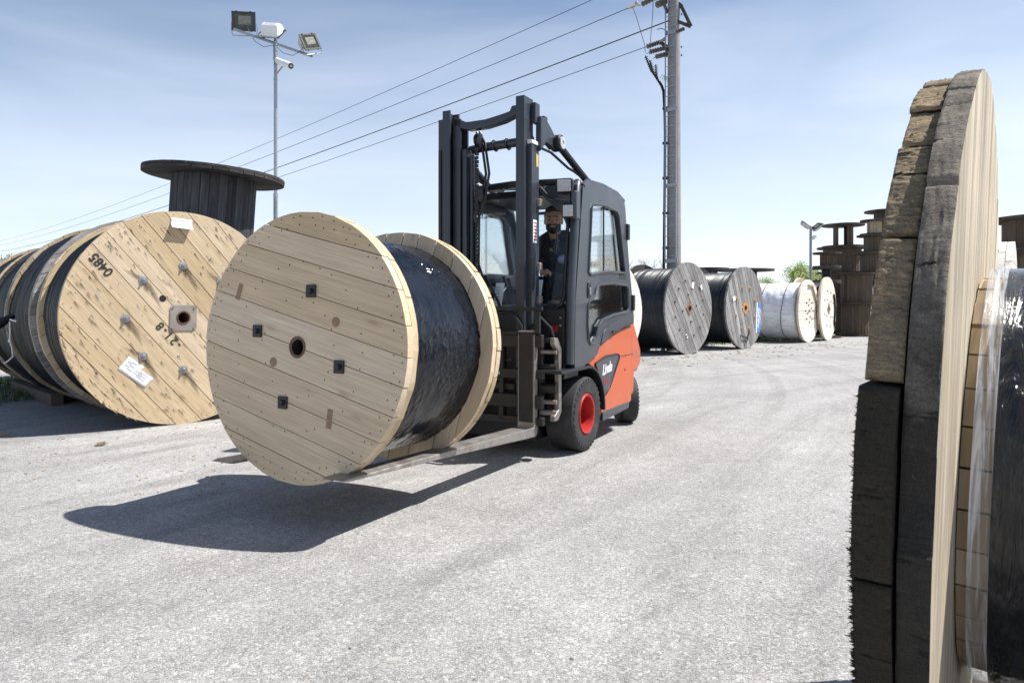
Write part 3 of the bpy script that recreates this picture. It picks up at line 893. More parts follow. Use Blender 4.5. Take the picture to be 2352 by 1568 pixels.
rC, fC, CC = lying_drum('cable_drum', 'drum wrapped in white fabric with a pale face and a bent batten on it', 9.352, 21.49, .988, 48.7, 1.75, th=.12,
    mats=('white_planks', 'pine_edge'), n=8, phi=R_(0), core=('wrap', 'wrap_white', .90, .014), seed=23, plate_=(.04, .03, 0, 'rust_brown'),
    bolts=((.36, 8, 0), (.2, 4, .4)), bolt_mat='nail', bolt_r=.030, group='cable drums in the right row')
stains(fC, .988, 0, 50, 6, -.064, (), .6, -80)
bt = MB()
pts = [(-.13, .80), (.22, .80), (.60, .36), (.74, -.02), (.72, -.62)]
for a, b in zip(pts[:-1], pts[1:]):
    bt.bar((a[0], -.085, a[1]), (b[0], -.085, b[1]), .05, .055, up=(0, -1, 0))
bt.ob('rim_batten', M['pine_edge'], fC, None, smooth=False)
for y_ in (.55, 1.25):
    ring = [(.905 * math.cos(t), y_ + .05 * math.sin(t * 2), .905 * math.sin(t)) for t in [2 * math.pi * i / 60 for i in range(61)]]
    MB().tube(ring, .008, 5).ob('binding_strap', M['cable'], rC, CC)
rD, fD, CD = lying_drum('cable_drum', 'pale drum with rust brown diamond hub plate at the far end of the right row', 10.517, 22.677, 1.051, 52.2, .95, th=.11,
    mats=('white_planks', 'pine_edge'), n=10, phi=R_(-60), core=('coil', 'cable', .85, 24), seed=24, plate_=(.15, .05, R_(45), 'rust_brown'),
    bolts=((.58, 8, .3), (.35, 4, .7)), bolt_mat='nail', bolt_r=.024, group='cable drums in the right row')
stains(fD, 1.05, 0, 90, 7, -.060, (), .8, -70)
arc = [(.78 * math.cos(t), -.08, .78 * math.sin(t)) for t in [R_(38 - 7 * i) for i in range(11)]]
MB().tube(arc + [(.86, -.06, -.72)], .035, 8).ob('cable_end', M['cable'], fD, None)

# ------------------------------------------------------------------ drums standing on end
def joined_flange(name, parent, Mx, R, th, n, mat, rnd, phi=0.0):
    """Flange across local Z, its planks joined in one mesh."""
    mb = MB()
    for layer in (0, 1):
        ph = phi + layer * math.pi / 2
        for v0, v1 in strips(R, n, rnd):
            poly = plank_poly(R, v0, v1, .008, 0, rnd, .06)
            t = rnd.uniform(-.003, .003)
            mb.prism(poly, layer * th / 2 + .001, (layer + 1) * th / 2 - .001 + t, 'z', M_=rot(ph, 'Z'))
    mb.prism([(R * .985 * math.cos(a), R * .985 * math.sin(a)) for a in [2 * math.pi * i / 40 for i in range(40)]], th * .15, th * .85, 'z')
    o = mb.ob(name, mat, parent, Mx, smooth=False)
    o['kind'] = 'stuff'
    return o

def standing_drum(label, cx, cy, z0, H, Rf, Rb, fm='stack_planks', bm='stack_staves', th=.07, staves=26, seed=1, singly=False, group='drums stacked on end at the right',
                  skip=(), tilt=(0, 0), name='cable_drum', nf=10, phi=None):
    rnd = random.Random(seed)
    root = empty(name, T((cx, cy, z0)) @ rot(R_(tilt[0]), 'X') @ rot(R_(tilt[1]), 'Y') @ rot(rnd.uniform(0, 1) if phi is None else phi, 'Z'), label, 'cable drum', group)
    for z, nm in ((0, 'bottom'), (H - th, 'top')):
        if singly:
            flange(root, T((0, 0, z + th / 2)) @ rot(R_(-90), 'X'), Rf, th, nf, rnd.uniform(0, 1.5), rnd.uniform(1.6, 2.6), M[fm], M[fm], .06, seed + int(z * 9),
                   -1, nails=False, gap=.012, seg=.05)
        else:
            joined_flange('flange', root, T((0, 0, z)), Rf, th, nf, M[fm], rnd, rnd.uniform(0, 3))
    mb = MB()
    for k in range(staves):
        if k in skip:
            continue
        a0, a1 = 2 * math.pi * k / staves, 2 * math.pi * (k + 1) / staves
        w = 2 * Rb * math.sin(math.pi / staves) - .006
        r = Rb + rnd.uniform(-.004, .006)
        m = rot((a0 + a1) / 2, 'Z') @ T((r - .03, 0, 0)) @ rot(rnd.uniform(-.05, .05), 'Z')
        if singly:
            s = MB().box((-.015, -w / 2, th + .002), (.03, w / 2, H - th - .002))
            s.ob('stave', M[bm], root, m, smooth=False, bevel=.003)
        else:
            mb.box((-.015, -w / 2, th + .002), (.03, w / 2, H - th - .002), m)
    if singly:
        MB().lathe([(Rb - .05, th), (Rb - .05, H - th)], 40, rot(R_(90), 'X')).ob('inner_shade_liner', M['dark_void'], root, None)
    else:
        o = mb.ob('barrel', M[bm], root, None, smooth=False)
        o['kind'] = 'stuff'
    return root

standing_drum('drum standing on end under the dark grey drum, behind the left row', -5.02, 11.9, 0, 1.72, .93, .56, 'dark_planks', 'dark_staves', .09, 28, 31,
              group='drums standing on end behind the left row', nf=8)
standing_drum('large dark grey empty drum standing high on end beneath the power lines', -5.15, 11.6, 1.74, 1.66, 1.12, .665, 'dark_planks', 'dark_staves', .085, 30, 32, singly=True,
              group='drums standing on end behind the left row', nf=12, tilt=(0, 3.8), phi=.2)
standing_drum('dark flat-topped drum on end behind the first grey drum of the right row', 6.25, 22.2, 0, 2.36, .80, .42, 'dark_planks', 'stack_planks', .08, 20, 33,
              group='drums standing on end behind the right row')
standing_drum('wide rusty-topped drum on end behind the drum with the blue label', 8.42, 24.6, 0, 2.46, .98, .38, 'stack_planks', 'stack_planks', .07, 20, 34,
              group='drums standing on end behind the right row')

def SX(x, Z):
    return ((2050 + x / 4.355) / 1.148 - 1176) / F * Z
def SZ(y, Z):
    return max(0.0, CAM_H + (700 - (540 + y / 4.355) / 1.148) / F * Z)
def k_(w, Z):
    return w / 5.0 / F * Z
stack = [
 # crop x centre, y bottom, y top, flange half width, barrel half width, Z, staves mat, label, skip
 (900, 1600, 1140, 215, 150, 26.0, 'stack_staves', 'brown drum on the ground carrying the tall column next to the foreground drum'),
 (905, 1140, 785, 238, 165, 26.0, 'stack_staves', 'brown drum second from the ground, its wide flange jutting out beside the foreground drum'),
 (1075, 785, 552, 190, 110, 26.0, 'stack_staves', 'mid-brown drum third from the ground in the tall column'),
 (1090, 552, 350, 165, 90, 26.0, 'stack_staves', 'small grey-brown drum second from the top in the tall column'),
 (1113, 350, 176, 150, 75, 26.0, 'stack_staves_light', 'small light pine drum topping the tall column'),
 (1235, 1600, 900, 200, 120, 28.6, 'stack_staves', 'drum on the ground behind the tall column'),
 (1235, 900, 420, 200, 120, 28.6, 'stack_planks', 'dark drum in the middle of the column behind the tall one'),
 (1235, 420, 70, 215, 115, 28.6, 'stack_planks', 'black drum with the highest flange of all, behind the tall column'),
 (735, 1600, 1090, 215, 165, 28.2, 'stack_staves', 'brown drum on the ground below the broken one'),
 (735, 1090, 790, 215, 165, 28.2, 'stack_staves', 'upright-planked brown drum in the middle below the broken one'),
 (742, 790, 490, 268, 200, 28.2, 'stack_staves', 'widest brown drum, right under the broken one'),
 (755, 490, 228, 225, 104, 28.2, 'stack_staves', 'broken grey drum with daylight showing through its barrel'),
 (567, 1600, 885, 150, 60, 24.6, 'stack_planks', 'dark drum on the ground behind the far end of the right row'),
 (562, 885, 722, 152, 52, 24.6, 'cable', 'small black-cored drum with thin flanges in the leftmost stack'),
 (567, 722, 548, 152, 74, 24.6, 'stack_staves', 'small pale brown drum topping the leftmost stack'),
]
for i, (cx, yb, yt, hw, bw, Z, bm, lab) in enumerate(stack):
    zb, zt = SZ(yb, Z), SZ(yt, Z)
    sk = (3, 4, 5, 14, 15, 16, 17) if 'broken grey' in lab else ((8, 9) if 'small pale' in lab else ())
    standing_drum(lab, SX(cx, Z), Z, zb, zt - zb, k_(hw, Z), k_(bw, Z), 'stack_planks', bm, .06, 26, 60 + i, skip=sk, tilt=((0, 0)))
for (cx, yb, yt, hw, bw, Z, lab) in ((2050, 0, 1.30, 1.45, 1.08, 20, 'drum on the ground in the stack beyond the foreground drum'),
                                     (2050, 1.30, 2.72, 1.40, 1.06, 20, 'dark brown drum in the middle of the stack beyond the foreground drum'),
                                     (2050, 2.72, 3.74, 1.42, 1.08, 20, 'top brown drum of the stack beyond the foreground drum')):
    standing_drum(lab, (2405 - 1176) / F * Z, Z, yb, yt - yb, hw, bw, 'stack_planks', 'stack_staves', .08, 40, 90 + int(yb * 3), group='drums stacked on end beyond the foreground drum',
                  skip=(24, 25) if yb > 2 else ())

# loose wrapped drums far behind the right row
lying_drum('cable_drum', 'drum bundled in crumpled white sheeting behind the concrete pole', 3.95, 20.4, 1.12, 40, 1.1, th=.08, mats=('white_planks', 'pine_edge'), n=8, phi=.3,
           core=('wrap', 'white_sack', 1.03, .05), seed=41, nails=False, bolts=(), group='drums lying far behind the right row', seg=.08)
lying_drum('cable_drum', 'pale drum peeping over the white wrapped one', 8.75, 23.9, 1.0, 48, 1.0, th=.1, mats=('white_planks', 'pine_edge'), n=8, phi=1.1,
           core=('coil', 'cable', .85, 18), seed=42, nails=False, bolts=(), group='drums lying far behind the right row', seg=.08)
lying_drum('cable_drum', 'brownish black drum just visible behind the white wrapped one', 10.9, 26.6, 1.0, 40, 1.0, th=.1, mats=('stack_planks', 'stack_planks'), n=8, phi=.6,
           core=('coil', 'cable', .85, 18), seed=43, nails=False, bolts=(), group='drums lying far behind the right row', seg=.08)
b = R_(52)
lying_drum('cable_drum', 'pale sunlit flange of a drum standing just behind the foreground drum', 4.37 + math.sin(b) * .9, 6.1 - math.cos(b) * .9, .87, 52, .9, th=.1,
           mats=('white_planks', 'white_planks'), n=8, phi=R_(90), core=('wrap', 'foil', .45, .008), seed=44, nails=False, bolts=(), group='drums lying at the right edge')

# ------------------------------------------------------------------ the large drum in the foreground
FR = .80
fb = R_(52.3)
fore = empty('cable_drum', T((1.042, 1.586, .098)) @ rot(fb, 'Z') @ rot(R_(2.1), 'X'), 'large battered drum in the foreground with frayed edge and glossy black film', 'cable drum', 'drums lying at the right edge')
FC = T((0, 0, FR))
ffl = MB().lathe([(.07, .0442), (.66, .0442), (.66, .0468), (.07, .0468)], 64, closed=True).ob('flange', M['dark_void'], fore, FC, smooth=False)

def rough_plank(parent, R, v0, v1, y0, y1, along_x, mats, seed, amp=.006, bulge=.0):
    """A plank whose arc ends are finely subdivided, frayed and worn.
    along_x: horizontal plank (strip in z), else upright (strip in x)."""
    rnd = random.Random(seed)
    cv = (v0 + v1) / 2
    a, b = v0 + .003, v1 - .003
    lo, hi = (a, b)
    nt_ = 16
    ends = []
    for sgn in (-1, 1):
        near = (sgn < 0) if along_x else True
        # step evenly along the arc
        t0, t1 = math.asin(max(-1, min(1, lo / R))), math.asin(max(-1, min(1, hi / R)))
        na = max(4, int(abs(t1 - t0) * R / (.0025 if near else .02)))
        rows = []
        for i in range(na + 1):
            t = t0 + (t1 - t0) * i / na
            v, u = R * math.sin(t), max(.02, R * math.cos(t))
            if along_x and sgn > 0:      # far edge cut short so its shadow stays out of frame
                u = min(u, .675 + .012 * noise.noise(Vector((v * 30, seed, 1))))
            row = []
            for j in range(nt_ + 1):
                y = y0 + (y1 - y0) * j / nt_
                q = Vector((u * 9 * sgn + seed * 3.1, v * 190, y * 60)) if along_x else Vector((u * 14 * sgn + seed * 1.7, v * 40, y * 240))
                d = noise.fractal(q, .8, 2.2, 4) * amp * .7
                q2 = Vector((v * 9, y * 16, seed + sgn))
                d += noise.noise(q2) * amp * .8
                e = min(i, na - i) / na * abs(t1 - t0) * R
                d -= .007 * math.exp(-e / .0028)                       # worn corners at the joints
                ej = min(j, nt_ - j) / nt_ * (y1 - y0)
                d -= .002 * math.exp(-ej / .0015)
                if rnd.random() < .04 and along_x:
                    d += rnd.uniform(-.003, .004)
                k = (R + d) / R
                yy = y + noise.noise(Vector((v * 12, u * 3 + seed, 4.1))) * .002 + (bulge if along_x else 0) * (1 if j > nt_ / 2 else .3)
                row.append((u * k * sgn, v * k, yy))
            rows.append(row)
        ends.append(rows)
    V, Fc = [], []
    idx = []
    for rows in ends:
        base = len(V)
        for row in rows:
            V += row
        m = nt_ + 1
        for i in range(len(rows) - 1):
            for j in range(nt_):
                Fc.append((base + i * m + j, base + (i + 1) * m + j, base + (i + 1) * m + j + 1, base + i * m + j + 1))
        idx.append((base, len(rows), m))
    (b0, n0, m), (b1, n1, _) = idx
    for j in (0, nt_):
        f = [b0 + i * m + j for i in range(n0)] + [b1 + i * m + j for i in range(n1 - 1, -1, -1)]
        Fc.append(f)
    for i0, i1 in ((0, 0), (n0 - 1, n1 - 1)):
        Fc.append([b0 + i0 * m + j for j in range(m)] + [b1 + i1 * m + j for j in range(m - 1, -1, -1)])
    # plank frame: X along, Y across, Z = thickness
    V = [Vector((x, v - cv, y)) for x, v, y in V]
    if along_x:
        X, Y = Vector((1, 0, 0)), Vector((0, 0, 1))
        Z = Vector((0, 1, 0))
    else:
        X, Y = Vector((0, 0, 1)), Vector((1, 0, 0))
        Z = Vector((0, 1, 0))
    mtx = Matrix((X, Y, Z)).transposed().to_4x4()
    mtx.translation = Y * cv
    me = mesh_of('plank', V, Fc, list(mats), smooth=True, ang=60)
    # the big flat side towards the cable is clean sawn wood
    mi = [0] * len(me.polygons)
    for p in me.polygons:
        if len(p.vertices) > 12 and p.center.z < (y0 + y1) / 2 and abs(p.normal.z) > .7:
            mi[p.index] = 1
    me.polygons.foreach_set('material_index', mi)
    import bmesh
    bm = bmesh.new(); bm.from_mesh(me); bmesh.ops.recalc_face_normals(bm, faces=bm.faces); bm.to_mesh(me); bm.free()
    return link('plank', me, parent, mtx)

edges = [-.80, -.62, -.40, -.125, .165, .39, .56, .64, .72, .80]
for i, (a, b_) in enumerate(zip(edges[:-1], edges[1:])):
    rough_plank(ffl, FR + (0, .003, -.002, .003, -.020, -.034, -.036, -.024, -.020)[i], a, b_, .0475, .098, True, (M['fore_outer_dark'] if i < 4 else M['fore_outer'], M['fore_inner']), 3 + i, amp=.0032, bulge=(.002 if i % 2 else 0))
vx = [-.79, -.63, -.40, -.16, .07, .31, .52, .685]  # far-side boards end early to keep their shadow out of frame
for i, (a, b_) in enumerate(zip(vx[:-1], vx[1:])):
    rough_plank(ffl, FR - .010, a, b_, 0, .0435, False, (M['fore_inner'], M['fore_face']), 40 + i, amp=.0026)
# fibres, splinters and bent nails on the frayed edge
fm = MB()
rn = random.Random(77)
for i in range(800):
    t = rn.uniform(-.95, .19)
    y = .0965
    u, v = -FR * math.cos(t), FR * math.sin(t)
    p = Vector((u, y, v)) * 1.0
    rad = Vector((rn.uniform(-.5, .2), 1.0, rn.uniform(-.5, .3)))
    ln = rn.uniform(.002, .009) * (1.5 if rn.random() < .05 else 1)
    p -= Vector((-math.cos(t), 0, math.sin(t))) * rn.uniform(.002, .012)
    fm.tube([p, p + rad * ln * .5, p + rad * ln + Vector((0, 0, rn.uniform(-.004, .004)))], [rn.uniform(.0012, .0030), .0012, .0002], 4, caps=False)
tag(fm.ob('fibre', M['fore_outer_dark'], ffl, None), kind='stuff')
for t, y in ((-.10, .100), (.05, .02)):
    p = Vector((-FR * math.cos(t), y, FR * math.sin(t)))
    o = Vector((-math.cos(t), .5, math.sin(t)))
    MB().tube([p - o * .012, p + o * .003, p + o * .008 + Vector((0, 0, .005))], .0014, 6).ob('nail', M['nail'], ffl, None)
# barrel, clear film and black film
bs = MB()
rn = random.Random(8)
for k in range(36):
    a = 2 * math.pi * (k + .5) / 36
    w = 2 * .425 * math.sin(math.pi / 36) - .004
    m = T((0, 0, -.085)) @ rot(a, 'Y') @ T((.412 + rn.uniform(-.003, .003), 0, 0))
    MB().box((-.012, -.9, -w / 2), (.014, -.002, w / 2)).ob('stave', M['stack_staves_light'], fore, FC @ m, smooth=False)
wrapped('clear_film', fore, FC @ T((0, -.036, -.085)), .454, .032, 'film_clear', 4, amp=.0015, n=160, m=10)
wrapped('black_film', fore, FC @ T((0, -.047 - .42, -.085)), .450, .83, 'foil_fore', 6, amp=.0045, n=220, m=60, ry=.25)
flange(fore, FC @ T((0, -.96, 0)), FR, .09, 8, 0.1, 1.6, M['white_planks'], M['pine_edge'], .06, 71, -1, nails=False)
MB().tube([(-.03, -.1, FR + .37), (-.01, -.14, FR + .386), (.05, -.18, FR + .388), (.1, -.2, FR + .376)], .008, 6).ob('film_fold', M['foil_fore'], fore, None)

# ------------------------------------------------------------------ forklift
O_ = Vector((.0624, 5.767, 0))
TM = T(O_) @ rot(R_(-28.3), 'Z')
fk = empty('forklift', TM, 'orange and anthracite forklift with closed cab carrying a wooden cable drum', 'forklift')
XM = -.07      # mast, carriage and forks sit a little off centre

# lower body
body = [(.405, .235), (.41, .40), (.33, .56), (.20, .66), (.10, .70), (.10, .735), (.178, .760), (.33, .825), (.60, .90), (.90, .95), (1.215, .985), (1.215, .26), (1.12, .235)]
MB().prism(body, -.58, .58, 'x').ob('body', M['orange'], fk, None, bevel=.02)
MB().prism([(.17, .766), (.33, .832), (.60, .908), (.9, .958), (1.21, .994), (1.21, 1.05), (-.1, .98), (-.15, .72)], -.565, .565, 'x').ob('cab_floor', M['truck_dark'], fk, None, smooth=False)
cw = [(1.222, .30), (1.222, .985), (1.25, 1.055), (1.33, 1.03), (1.47, .86), (1.565, .725), (1.565, .60), (1.44, .52), (1.36, .52), (1.34, .30)]
MB().prism(cw, -.565, .565, 'x').ob('counterweight', M['orange'], fk, None, bevel=.035)
MB().prism([(1.05, .24), (1.38, .30), (1.36, .52), (1.44, .53), (1.55, .6), (1.55, .66), (1.1, .6)], -.36, .36, 'x').ob('rear_axle_block', M['truck_dark'], fk, None, smooth=False)
MB().prism([(-.30, .12), (-.30, .62), (.5, .62), (1.3, .40), (1.3, .15), (.5, .11)], -.31, .31, 'x').ob('chassis', M['truck_dark'], fk, None, smooth=False)
for s in (1, -1):
    MB().prism([(.415, .185), (.412, .262), (1.12, .262), (1.10, .205)], .50 * s, .592 * s, 'x').ob('side_skirt', M['truck'], fk, None, bevel=.008)
    bp = [(.245, .690), (.50, .735), (.80, .735), (.845, .720), (.84, .69), (.60, .46), (.50, .405), (.425, .40), (.41, .45), (.35, .56)]
    bd = MB().prism(bp, .579 * s, .5865 * s, 'x').ob('badge_panel', M['truck'], fk, None, bevel=.004)
    if s > 0:
        gm_ = MB().tube([(.588, *p) for p in bp + bp[:1]], .007, 6).ob('panel_gasket', M['truck_dark'], bd, None)
        tx = lambda y, z, a: T((.5875, y, z)) @ rot(a, 'X') @ rot(math.pi / 2, 'Z') @ rot(math.pi / 2, 'X')
        text('badge_text', 'Linde', .125, M['paper'], bd, tx(.525, .625, R_(6)), shear=.35, bold=.002, space=.86)
        text('badge_text', 'E35', .068, M['red'], bd, tx(.50, .515, R_(4)), bold=.001, space=1.1)
    # scratches and bolts on the flank
    sb_ = MB()
    rn = random.Random(3)
    for i in range(16):
        y = .92 + i * .02 + rn.uniform(-.006, .006)
        sb_.box((.5795 * s, y, .700 + rn.uniform(-.006, .008)), (.5812 * s, y + rn.uniform(.004, .014), .706 + rn.uniform(0, .01)))
    tag(sb_.ob('scratch', M['truck_dark'], fk, None, smooth=False), kind='stuff')
    MB().lathe([(0, 0), (.012, 0), (.012, .003), (0, .003)], 14, T((.5795 * s, 1.02, .575)) @ rot(R_(-90 * s), 'Z')).ob('bolt', M['truck_dark'], fk, None)
sc = MB()
rn = random.Random(9)
for i in range(26):
    y, z = rn.uniform(1.28, 1.55), rn.uniform(.66, .76)
    sc.box((.5655, y, z), (.567, y + rn.uniform(.004, .025), z + rn.uniform(.003, .014)))
tag(sc.ob('paint_chip', M['steel_rust'], fk, None, smooth=False), kind='stuff')

# wheels
def wheel(x0, x1, y, r, rr, steer=0, rimmat='red'):
    sgn = 1 if x1 > 0 else -1
    xi, xo = (x0, x1) if sgn > 0 else (x1, x0)
    w = abs(x1 - x0)
    m = T((sgn * (abs(x0) + abs(x1)) / 2, y, r)) @ rot(R_(steer), 'Z') @ rot(R_(-90 * sgn), 'Z') @ T((0, -w / 2, 0))      # local +Y points outward
    prof = [(rr, 0), (r * .93, 0), (r * .985, .012), (r, .035), (r, w - .035), (r * .985, w - .014), (r * .93, w - .002), (r * .80, w + .004), (rr * 1.06, w - .006), (rr, w - .016)]
    ty = MB().lathe(prof, 64, closed=True).ob('wheel', M['rubber'], fk, m, ang=30)
    tr = MB()
    n = 34
    for k in range(n):
        a = 2 * math.pi * k / n
        tr.box((r * .82, w - .006, -.008), (r * .94, w + .0035, .010), rot(a, 'Y'))
    tag(tr.ob('sidewall_rib', M['rubber'], ty, None, smooth=False), kind='stuff')
    rm = MB().lathe([(rr, .02), (rr, w - .012), (rr * .96, w), (rr * .86, w - .004), (rr * .80, w - .05), (rr * .78, w - .175), (rr * .42, w - .185), (rr * .38, w - .15), (0, w - .15)], 48)
    rim = rm.ob('rim', M[rimmat], ty, None, ang=30)
    for k in range(6):
        a = 2 * math.pi * k / 6
        MB().lathe([(0, 0), (.013, 0), (.012, .016), (0, .016)], 6, T((rr * .56 * math.cos(a), w - .182, rr * .60 * math.sin(a)))).ob('wheel_nut', M['steel_rust'], ty, None)
    return ty
wheel(.35, .60, .045, .300, .165)
wheel(-.60, -.35, .045, .300, .165)
wheel(.33, .50, 1.50, .235, .12, 34, 'truck_dark')
wheel(-.50, -.33, 1.50, .235, .12, 34, 'truck_dark')
for s in (1, -1):
    arcp = [(-.50, .665), (-.50, .690), (-.05, .690)] + [(.045 + .375 * math.sin(a), .315 + .375 * math.cos(a)) for a in [R_(t) for t in (0, 12, 24, 36, 48, 60, 72, 84, 95)]]
    inner = [(.045 + .352 * math.sin(a), .315 + .352 * math.cos(a)) for a in [R_(t) for t in (95, 84, 72, 60, 48, 36, 24, 12, 0)]] + [(-.05, .665)]
    MB().prism(arcp + inner, .30 * s, .615 * s, 'x').ob('mudguard', M['truck_dark'], fk, None, bevel=.006)

# cab doors with two windows each
outer = [(-.225, .735), (-.205, 1.20), (-.12, 1.72), (-.055, 2.115), (-.02, 2.155), (.12, 2.185), (.45, 2.195), (.75, 2.185), (.93, 2.155), (.975, 2.08), (1.02, 1.85), (1.10, 1.50), (1.19, 1.22), (1.225, 1.06),
         (1.22, 1.00), (.90, .965), (.60, .915), (.33, .84), (.26, .765), (.0, .70), (-.21, .66)]
upw = [(.060, 1.44), (.10, 1.75), (.125, 1.97), (.165, 2.015), (.45, 2.035), (.73, 2.02), (.78, 1.98), (.86, 1.75), (.955, 1.50), (.94, 1.475), (.5, 1.47), (.1, 1.425)]
low = [(.055, .90), (.035, 1.02), (.045, 1.17), (.075, 1.21), (.20, 1.255), (.235, 1.32), (.30, 1.352), (.65, 1.368), (1.0, 1.362), (1.035, 1.33), (1.06, 1.15), (1.02, 1.118), (.62, 1.09), (.38, 1.055), (.29, 1.0), (.24, .92), (.17, .868), (.10, .862)]
for s in (1, -1):
    dr = MB().prism(outer, .560 * s, .600 * s, 'x', holes=(upw, low)).ob('cab_door', M['truck'], fk, None, smooth=False)
    if s < 0:
        MB().prism(low, .552 * s, .559 * s, 'x').ob('added_dark_panel', M['truck_dark'], dr, None, smooth=False)  # dark panel added to block the bright view through the far window
    for w_ in (upw, low):
        MB().tube([(.602 * s, *p) for p in w_ + w_[:2]], .012, 8).ob('window_seal', M['truck'], dr, None)
        MB().prism(w_, .575 * s, .579 * s, 'x').ob('window_pane', M['glass'], dr, None, smooth=False)
    MB().box((.580 * s, .44, 1.44), (.590 * s, .455, 2.03)).ob('window_divider', M['truck_dark'], dr, None, smooth=False)
    MB().box((.598 * s, .035, 1.235), (.608 * s, .10, 1.36)).ob('handle_plate', M['truck_dark'], dr, None, bevel=.01)
    MB().box((.608 * s, .05, 1.26), (.619 * s, .08, 1.32)).ob('door_handle', M['steel'], dr, None, bevel=.006)
    vn = MB()
    for j in range(3):
        for i in range(2):
            vn.box((.599 * s, .80 + i * .11, 1.415 + j * .018), (.6015 * s, .89 + i * .11, 1.424 + j * .018))
    tag(vn.ob('vent_slot', M['dark_void'], dr, None, smooth=False), kind='stuff')
    # swept crease panel low on the door
    cr = [(.33, .835), (.36, .875), (.50, .93), (.80, .975), (1.15, 1.01), (1.165, 1.085), (.82, 1.055), (.52, 1.0), (.40, .955)]
    MB().prism(cr, .599 * s, .608 * s, 'x').ob('door_fairing', M['truck'], dr, None, bevel=.006)
    MB().box((.602 * s, .60, .935), (.616 * s, .68, .955)).ob('fairing_catch', M['truck_dark'], dr, None, bevel=.004)
    for z in (1.86, 1.20):
        y = 1.02 if z > 1.5 else 1.175
        MB().box((.57 * s, y - .02, z - .075), (.622 * s, y + .035, z + .075)).ob('door_hinge', M['truck_dark'], dr, None, bevel=.012)
    # front pillar, rear pillar
    MB().tube([(.565 * s, -.245, .72), (.565 * s, -.235, 1.0), (.565 * s, -.21, 1.35), (.562 * s, -.135, 1.80), (.55 * s, -.065, 2.12), (.53 * s, 0, 2.165)], .036, 12).ob('front_pillar', M['truck'], fk, None)
    MB().tube([(.53 * s, 1.26, 1.04), (.53 * s, 1.14, 1.5), (.52 * s, 1.03, 1.95), (.50 * s, .95, 2.13), (.48 * s, .85, 2.17)], .036, 12).ob('rear_pillar', M['truck_dark'], fk, None)
    MB().tube([(.585 * s, -.03, 2.13), (.578 * s, .08, 2.185), (.573 * s, .45, 2.205), (.573 * s, .80, 2.19), (.583 * s, .955, 2.14)], .022, 10).ob('roof_rail', M['truck'], fk, None)
# roof with the front visor
rp = [(-.06, 2.12), (-.06, 2.175), (.10, 2.205), (.45, 2.22), (.80, 2.205), (.93, 2.16), (.93, 2.11)]
MB().prism([(.24, 2.13), (.24, 2.19), (.45, 2.21), (.80, 2.195), (.93, 2.15), (.93, 2.11)], -.53, .53, 'x').ob('roof', M['truck_dark'], fk, None, bevel=.012)
MB().prism([(-.06, 2.125), (-.06, 2.165), (.25, 2.195), (.25, 2.17)], -.50, .50, 'x').ob('roof_window', M['glass'], fk, None, smooth=False)
for x in (-.30, -.10, .10, .30):
    MB().bar((x, -.05, 2.17), (x, .25, 2.20), .035, .03).ob('roof_bar', M['truck_dark'], fk, None, smooth=False)
MB().tube([(-.50, -.07, 2.13), (-.46, -.10, 2.165), (0, -.115, 2.18), (.46, -.10, 2.165), (.50, -.07, 2.13)], .028, 10).ob('visor_rail', M['truck_dark'], fk, None)
# dark shaped roof corners hanging beside the windscreen
for s in (1, -1):
    cor = [(.50, 2.13), (.30, 2.14), (.28, 2.05), (.36, 1.98), (.44, 1.92), (.49, 1.80), (.525, 1.78), (.53, 1.95)]
    MB().prism([(x * s, z) for x, z in cor], -.13, -.10, 'y').ob('roof_corner', M['truck'], fk, None, bevel=.01)
# windscreen, frame, wiper
ws = [(-.50, 1.16), (.47, 1.16), (.505, 1.20), (.50, 2.08), (-.50, 2.08)]
def wsm(x, z):
    return (x, -.235 + (z - 1.16) * .145, z)
MB().add([wsm(*p) for p in ws] + [(a, b_ + .005, c) for a, b_, c in [wsm(*p) for p in ws]], [(0, 1, 2, 3, 4), (9, 8, 7, 6, 5)]).ob('windscreen', M['glass'], fk, None, smooth=False)
MB().tube([wsm(-.50, 2.08), wsm(-.505, 1.2), wsm(-.47, 1.155), wsm(0, 1.15), wsm(.44, 1.155), wsm(.495, 1.19), wsm(.51, 1.26), wsm(.505, 2.08)], .016, 8).ob('windscreen_frame', M['truck_dark'], fk, None)
MB().tube([wsm(-.12, 1.13), (-.13, -.27, 1.20), (-.28, -.22, 1.55)], .008, 6).tube([(-.20, -.225, 1.35), (-.36, -.185, 1.70)], .010, 6).ob('wiper', M['truck_dark'], fk, None)
MB().tube([(-.02, -.26, 1.10), (-.06, -.27, 1.22), (-.19, -.25, 1.42)], .012, 6).ob('wiper_motor_arm', M['truck_dark'], fk, None)
# front cowl, dashboard
MB().prism([(-.26, .60), (-.255, 1.15), (-.05, 1.19), (.02, 1.10), (.02, .60)], -.53, .53, 'x').ob('front_cowl', M['truck_dark'], fk, None, bevel=.01)
MB().prism([(-.14, 1.13), (-.12, 1.28), (-.03, 1.34), (.06, 1.28), (.08, 1.13)], -.42, -.10, 'x').ob('dashboard', M['truck_dark'], fk, None, bevel=.01)
lv = MB()
for i in range(7):
    lv.bar((-.40 + i * .04, -.135, 1.15), (-.40 + i * .04, -.12, 1.26), .012, .01)
tag(lv.ob('dash_louvre', M['truck'], fk, None, smooth=False), kind='stuff')
text('badge_text', '35', .07, M['red'], fk, T((.44, -.2615, .99)) @ rot(math.pi / 2, 'X'), shear=.2, bold=.003)
for z in (1.08, 1.02, .80):
    MB().lathe([(0, 0), (.009, 0), (.008, -.008), (0, -.008)], 10, T((.50, -.262, z))).ob('bolt', M['steel'], fk, None)
